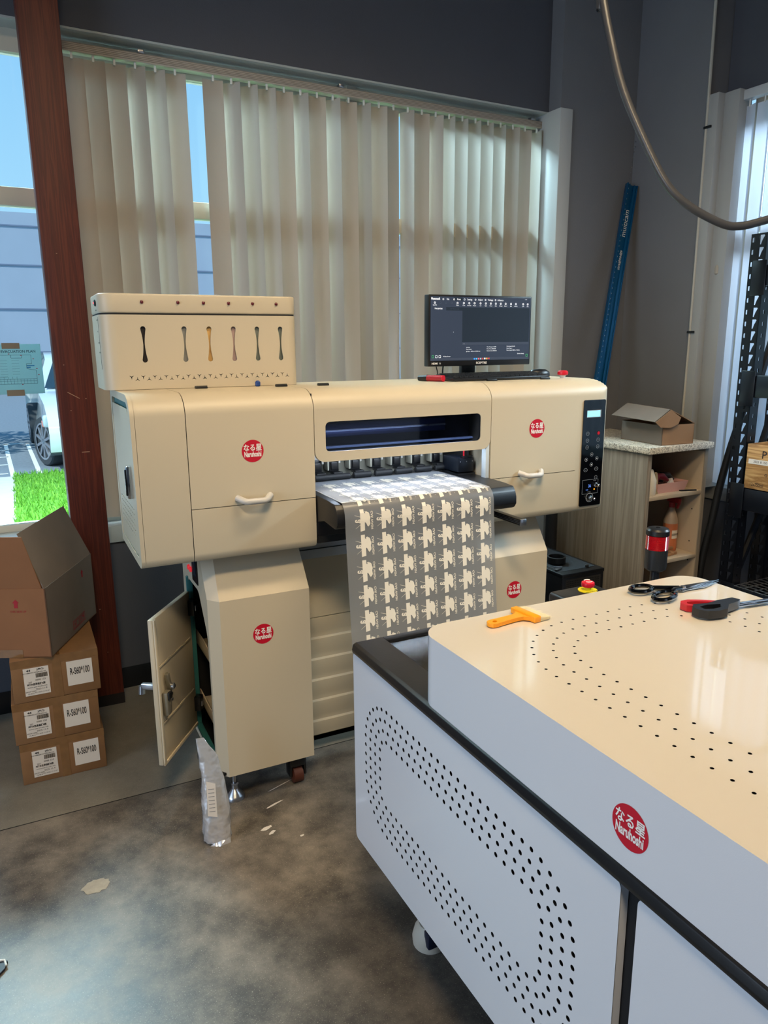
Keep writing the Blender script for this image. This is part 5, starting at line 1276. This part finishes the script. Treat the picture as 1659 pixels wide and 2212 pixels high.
# world
w = bpy.data.worlds.new('sky'); bpy.context.scene.world = w; w.use_nodes = True; nt = w.node_tree
bg = nt.nodes['Background']; tc = nt.nodes.new('ShaderNodeTexCoord'); sp = nt.nodes.new('ShaderNodeSeparateXYZ'); r_ = nt.nodes.new('ShaderNodeValToRGB')
nt.links.new(tc.outputs['Generated'], sp.inputs[0]); nt.links.new(sp.outputs['Z'], r_.inputs[0]); nt.links.new(r_.outputs[0], bg.inputs[0])
r_.color_ramp.elements[0].color = lin('b4e0fa'); r_.color_ramp.elements[0].position = .05; r_.color_ramp.elements[1].color = lin('6cb4f0'); r_.color_ramp.elements[1].position = .6
bg.inputs[1].default_value = 1.15

# ================================================================== LIGHTS
def area(name, loc, target, sx_, sy_, power, col, spread=None):
    l = bpy.data.lights.new(name, 'AREA'); l.shape = 'RECTANGLE'; l.size = sx_; l.size_y = sy_; l.energy = power; l.color = col
    if spread: l.spread = radians(spread)
    o = bpy.data.objects.new(name, l); COL.objects.link(o); o.location = loc
    o.rotation_euler = (Vector(target)-Vector(loc)).to_track_quat('-Z', 'Y').to_euler(); return o
s = bpy.data.lights.new('sun', 'SUN'); s.energy = 4.5; s.angle = .01; s.color = (1, .96, .9)
so = bpy.data.objects.new('sun', s); COL.objects.link(so); so.rotation_euler = Vector((.5, .35, -.8)).to_track_quat('-Z', 'Y').to_euler()
WARM = (1.0, .77, .48)
area('ceiling_lamp', (1.1, -1.1, 3.9), (1.0, -.7, .5), 1.5, .35, 35, WARM, 120)
area('ceiling_lamp', (-.5, -2.8, 3.9), (1.2, -.3, .8), .9, .4, 26, WARM, 85)
area('doorway_light', (-4.0, -1.6, 1.5), (0, -1.2, .6), 2.6, 2.4, 135, (.64, .80, 1.0))
area('bay_light', (.895, .06, 1.214), (.895, -.06, 1.07), .58, .03, 1.6, (.66, .80, 1.0), 125)
area('bay_light', (.895, .08, 1.205), (.895, .24, 1.11), .58, .03, .9, (.72, .84, 1.0), 150)
area('added_backlight', (.8, 3.4, 4.6), (1.0, 1.2, 1.6), 4.5, 1.6, 2100, (.70, .92, 1.0))  # added lamp above the view, brightens the back of the long blind
area('added_backlight', (5.6, -2.0, 4.4), (3.1, -1.9, 1.6), 3.0, 1.6, 1500, (.80, .90, 1.0))  # second added lamp, lights the right blind from outside

# ================================================================== CAMERA
f, yaw, pitch, roll = 1596.0743, .4573, -.2245, -.0076
fw = Vector((sin(yaw)*cos(pitch), cos(yaw)*cos(pitch), sin(pitch))); rt = Vector((cos(yaw), -sin(yaw), 0)); up = rt.cross(fw)
r = rt*cos(roll)+up*sin(roll); u = -rt*sin(roll)+up*cos(roll)
cam = bpy.data.cameras.new('camera'); co = bpy.data.objects.new('camera', cam); COL.objects.link(co)
co.matrix_world = Matrix(((r.x, u.x, -fw.x, -.2834), (r.y, u.y, -fw.y, -2.2076), (r.z, u.z, -fw.z, 1.5542), (0, 0, 0, 1)))
cam.sensor_fit = 'VERTICAL'; cam.sensor_height = 36; cam.lens = f/2212*36; cam.clip_start = .05; cam.clip_end = 500
sc = bpy.context.scene; sc.camera = co
sc.view_settings.view_transform = 'Standard'; sc.view_settings.look = 'None'; sc.view_settings.exposure = 0
sc.cycles.max_bounces = 8; sc.cycles.diffuse_bounces = 4; sc.cycles.transparent_max_bounces = 12; sc.cycles.sample_clamp_indirect = 6; sc.cycles.caustics_reflective = False; sc.cycles.caustics_refractive = False
for o in bpy.data.objects:
    if '_b' in o: del o['_b']
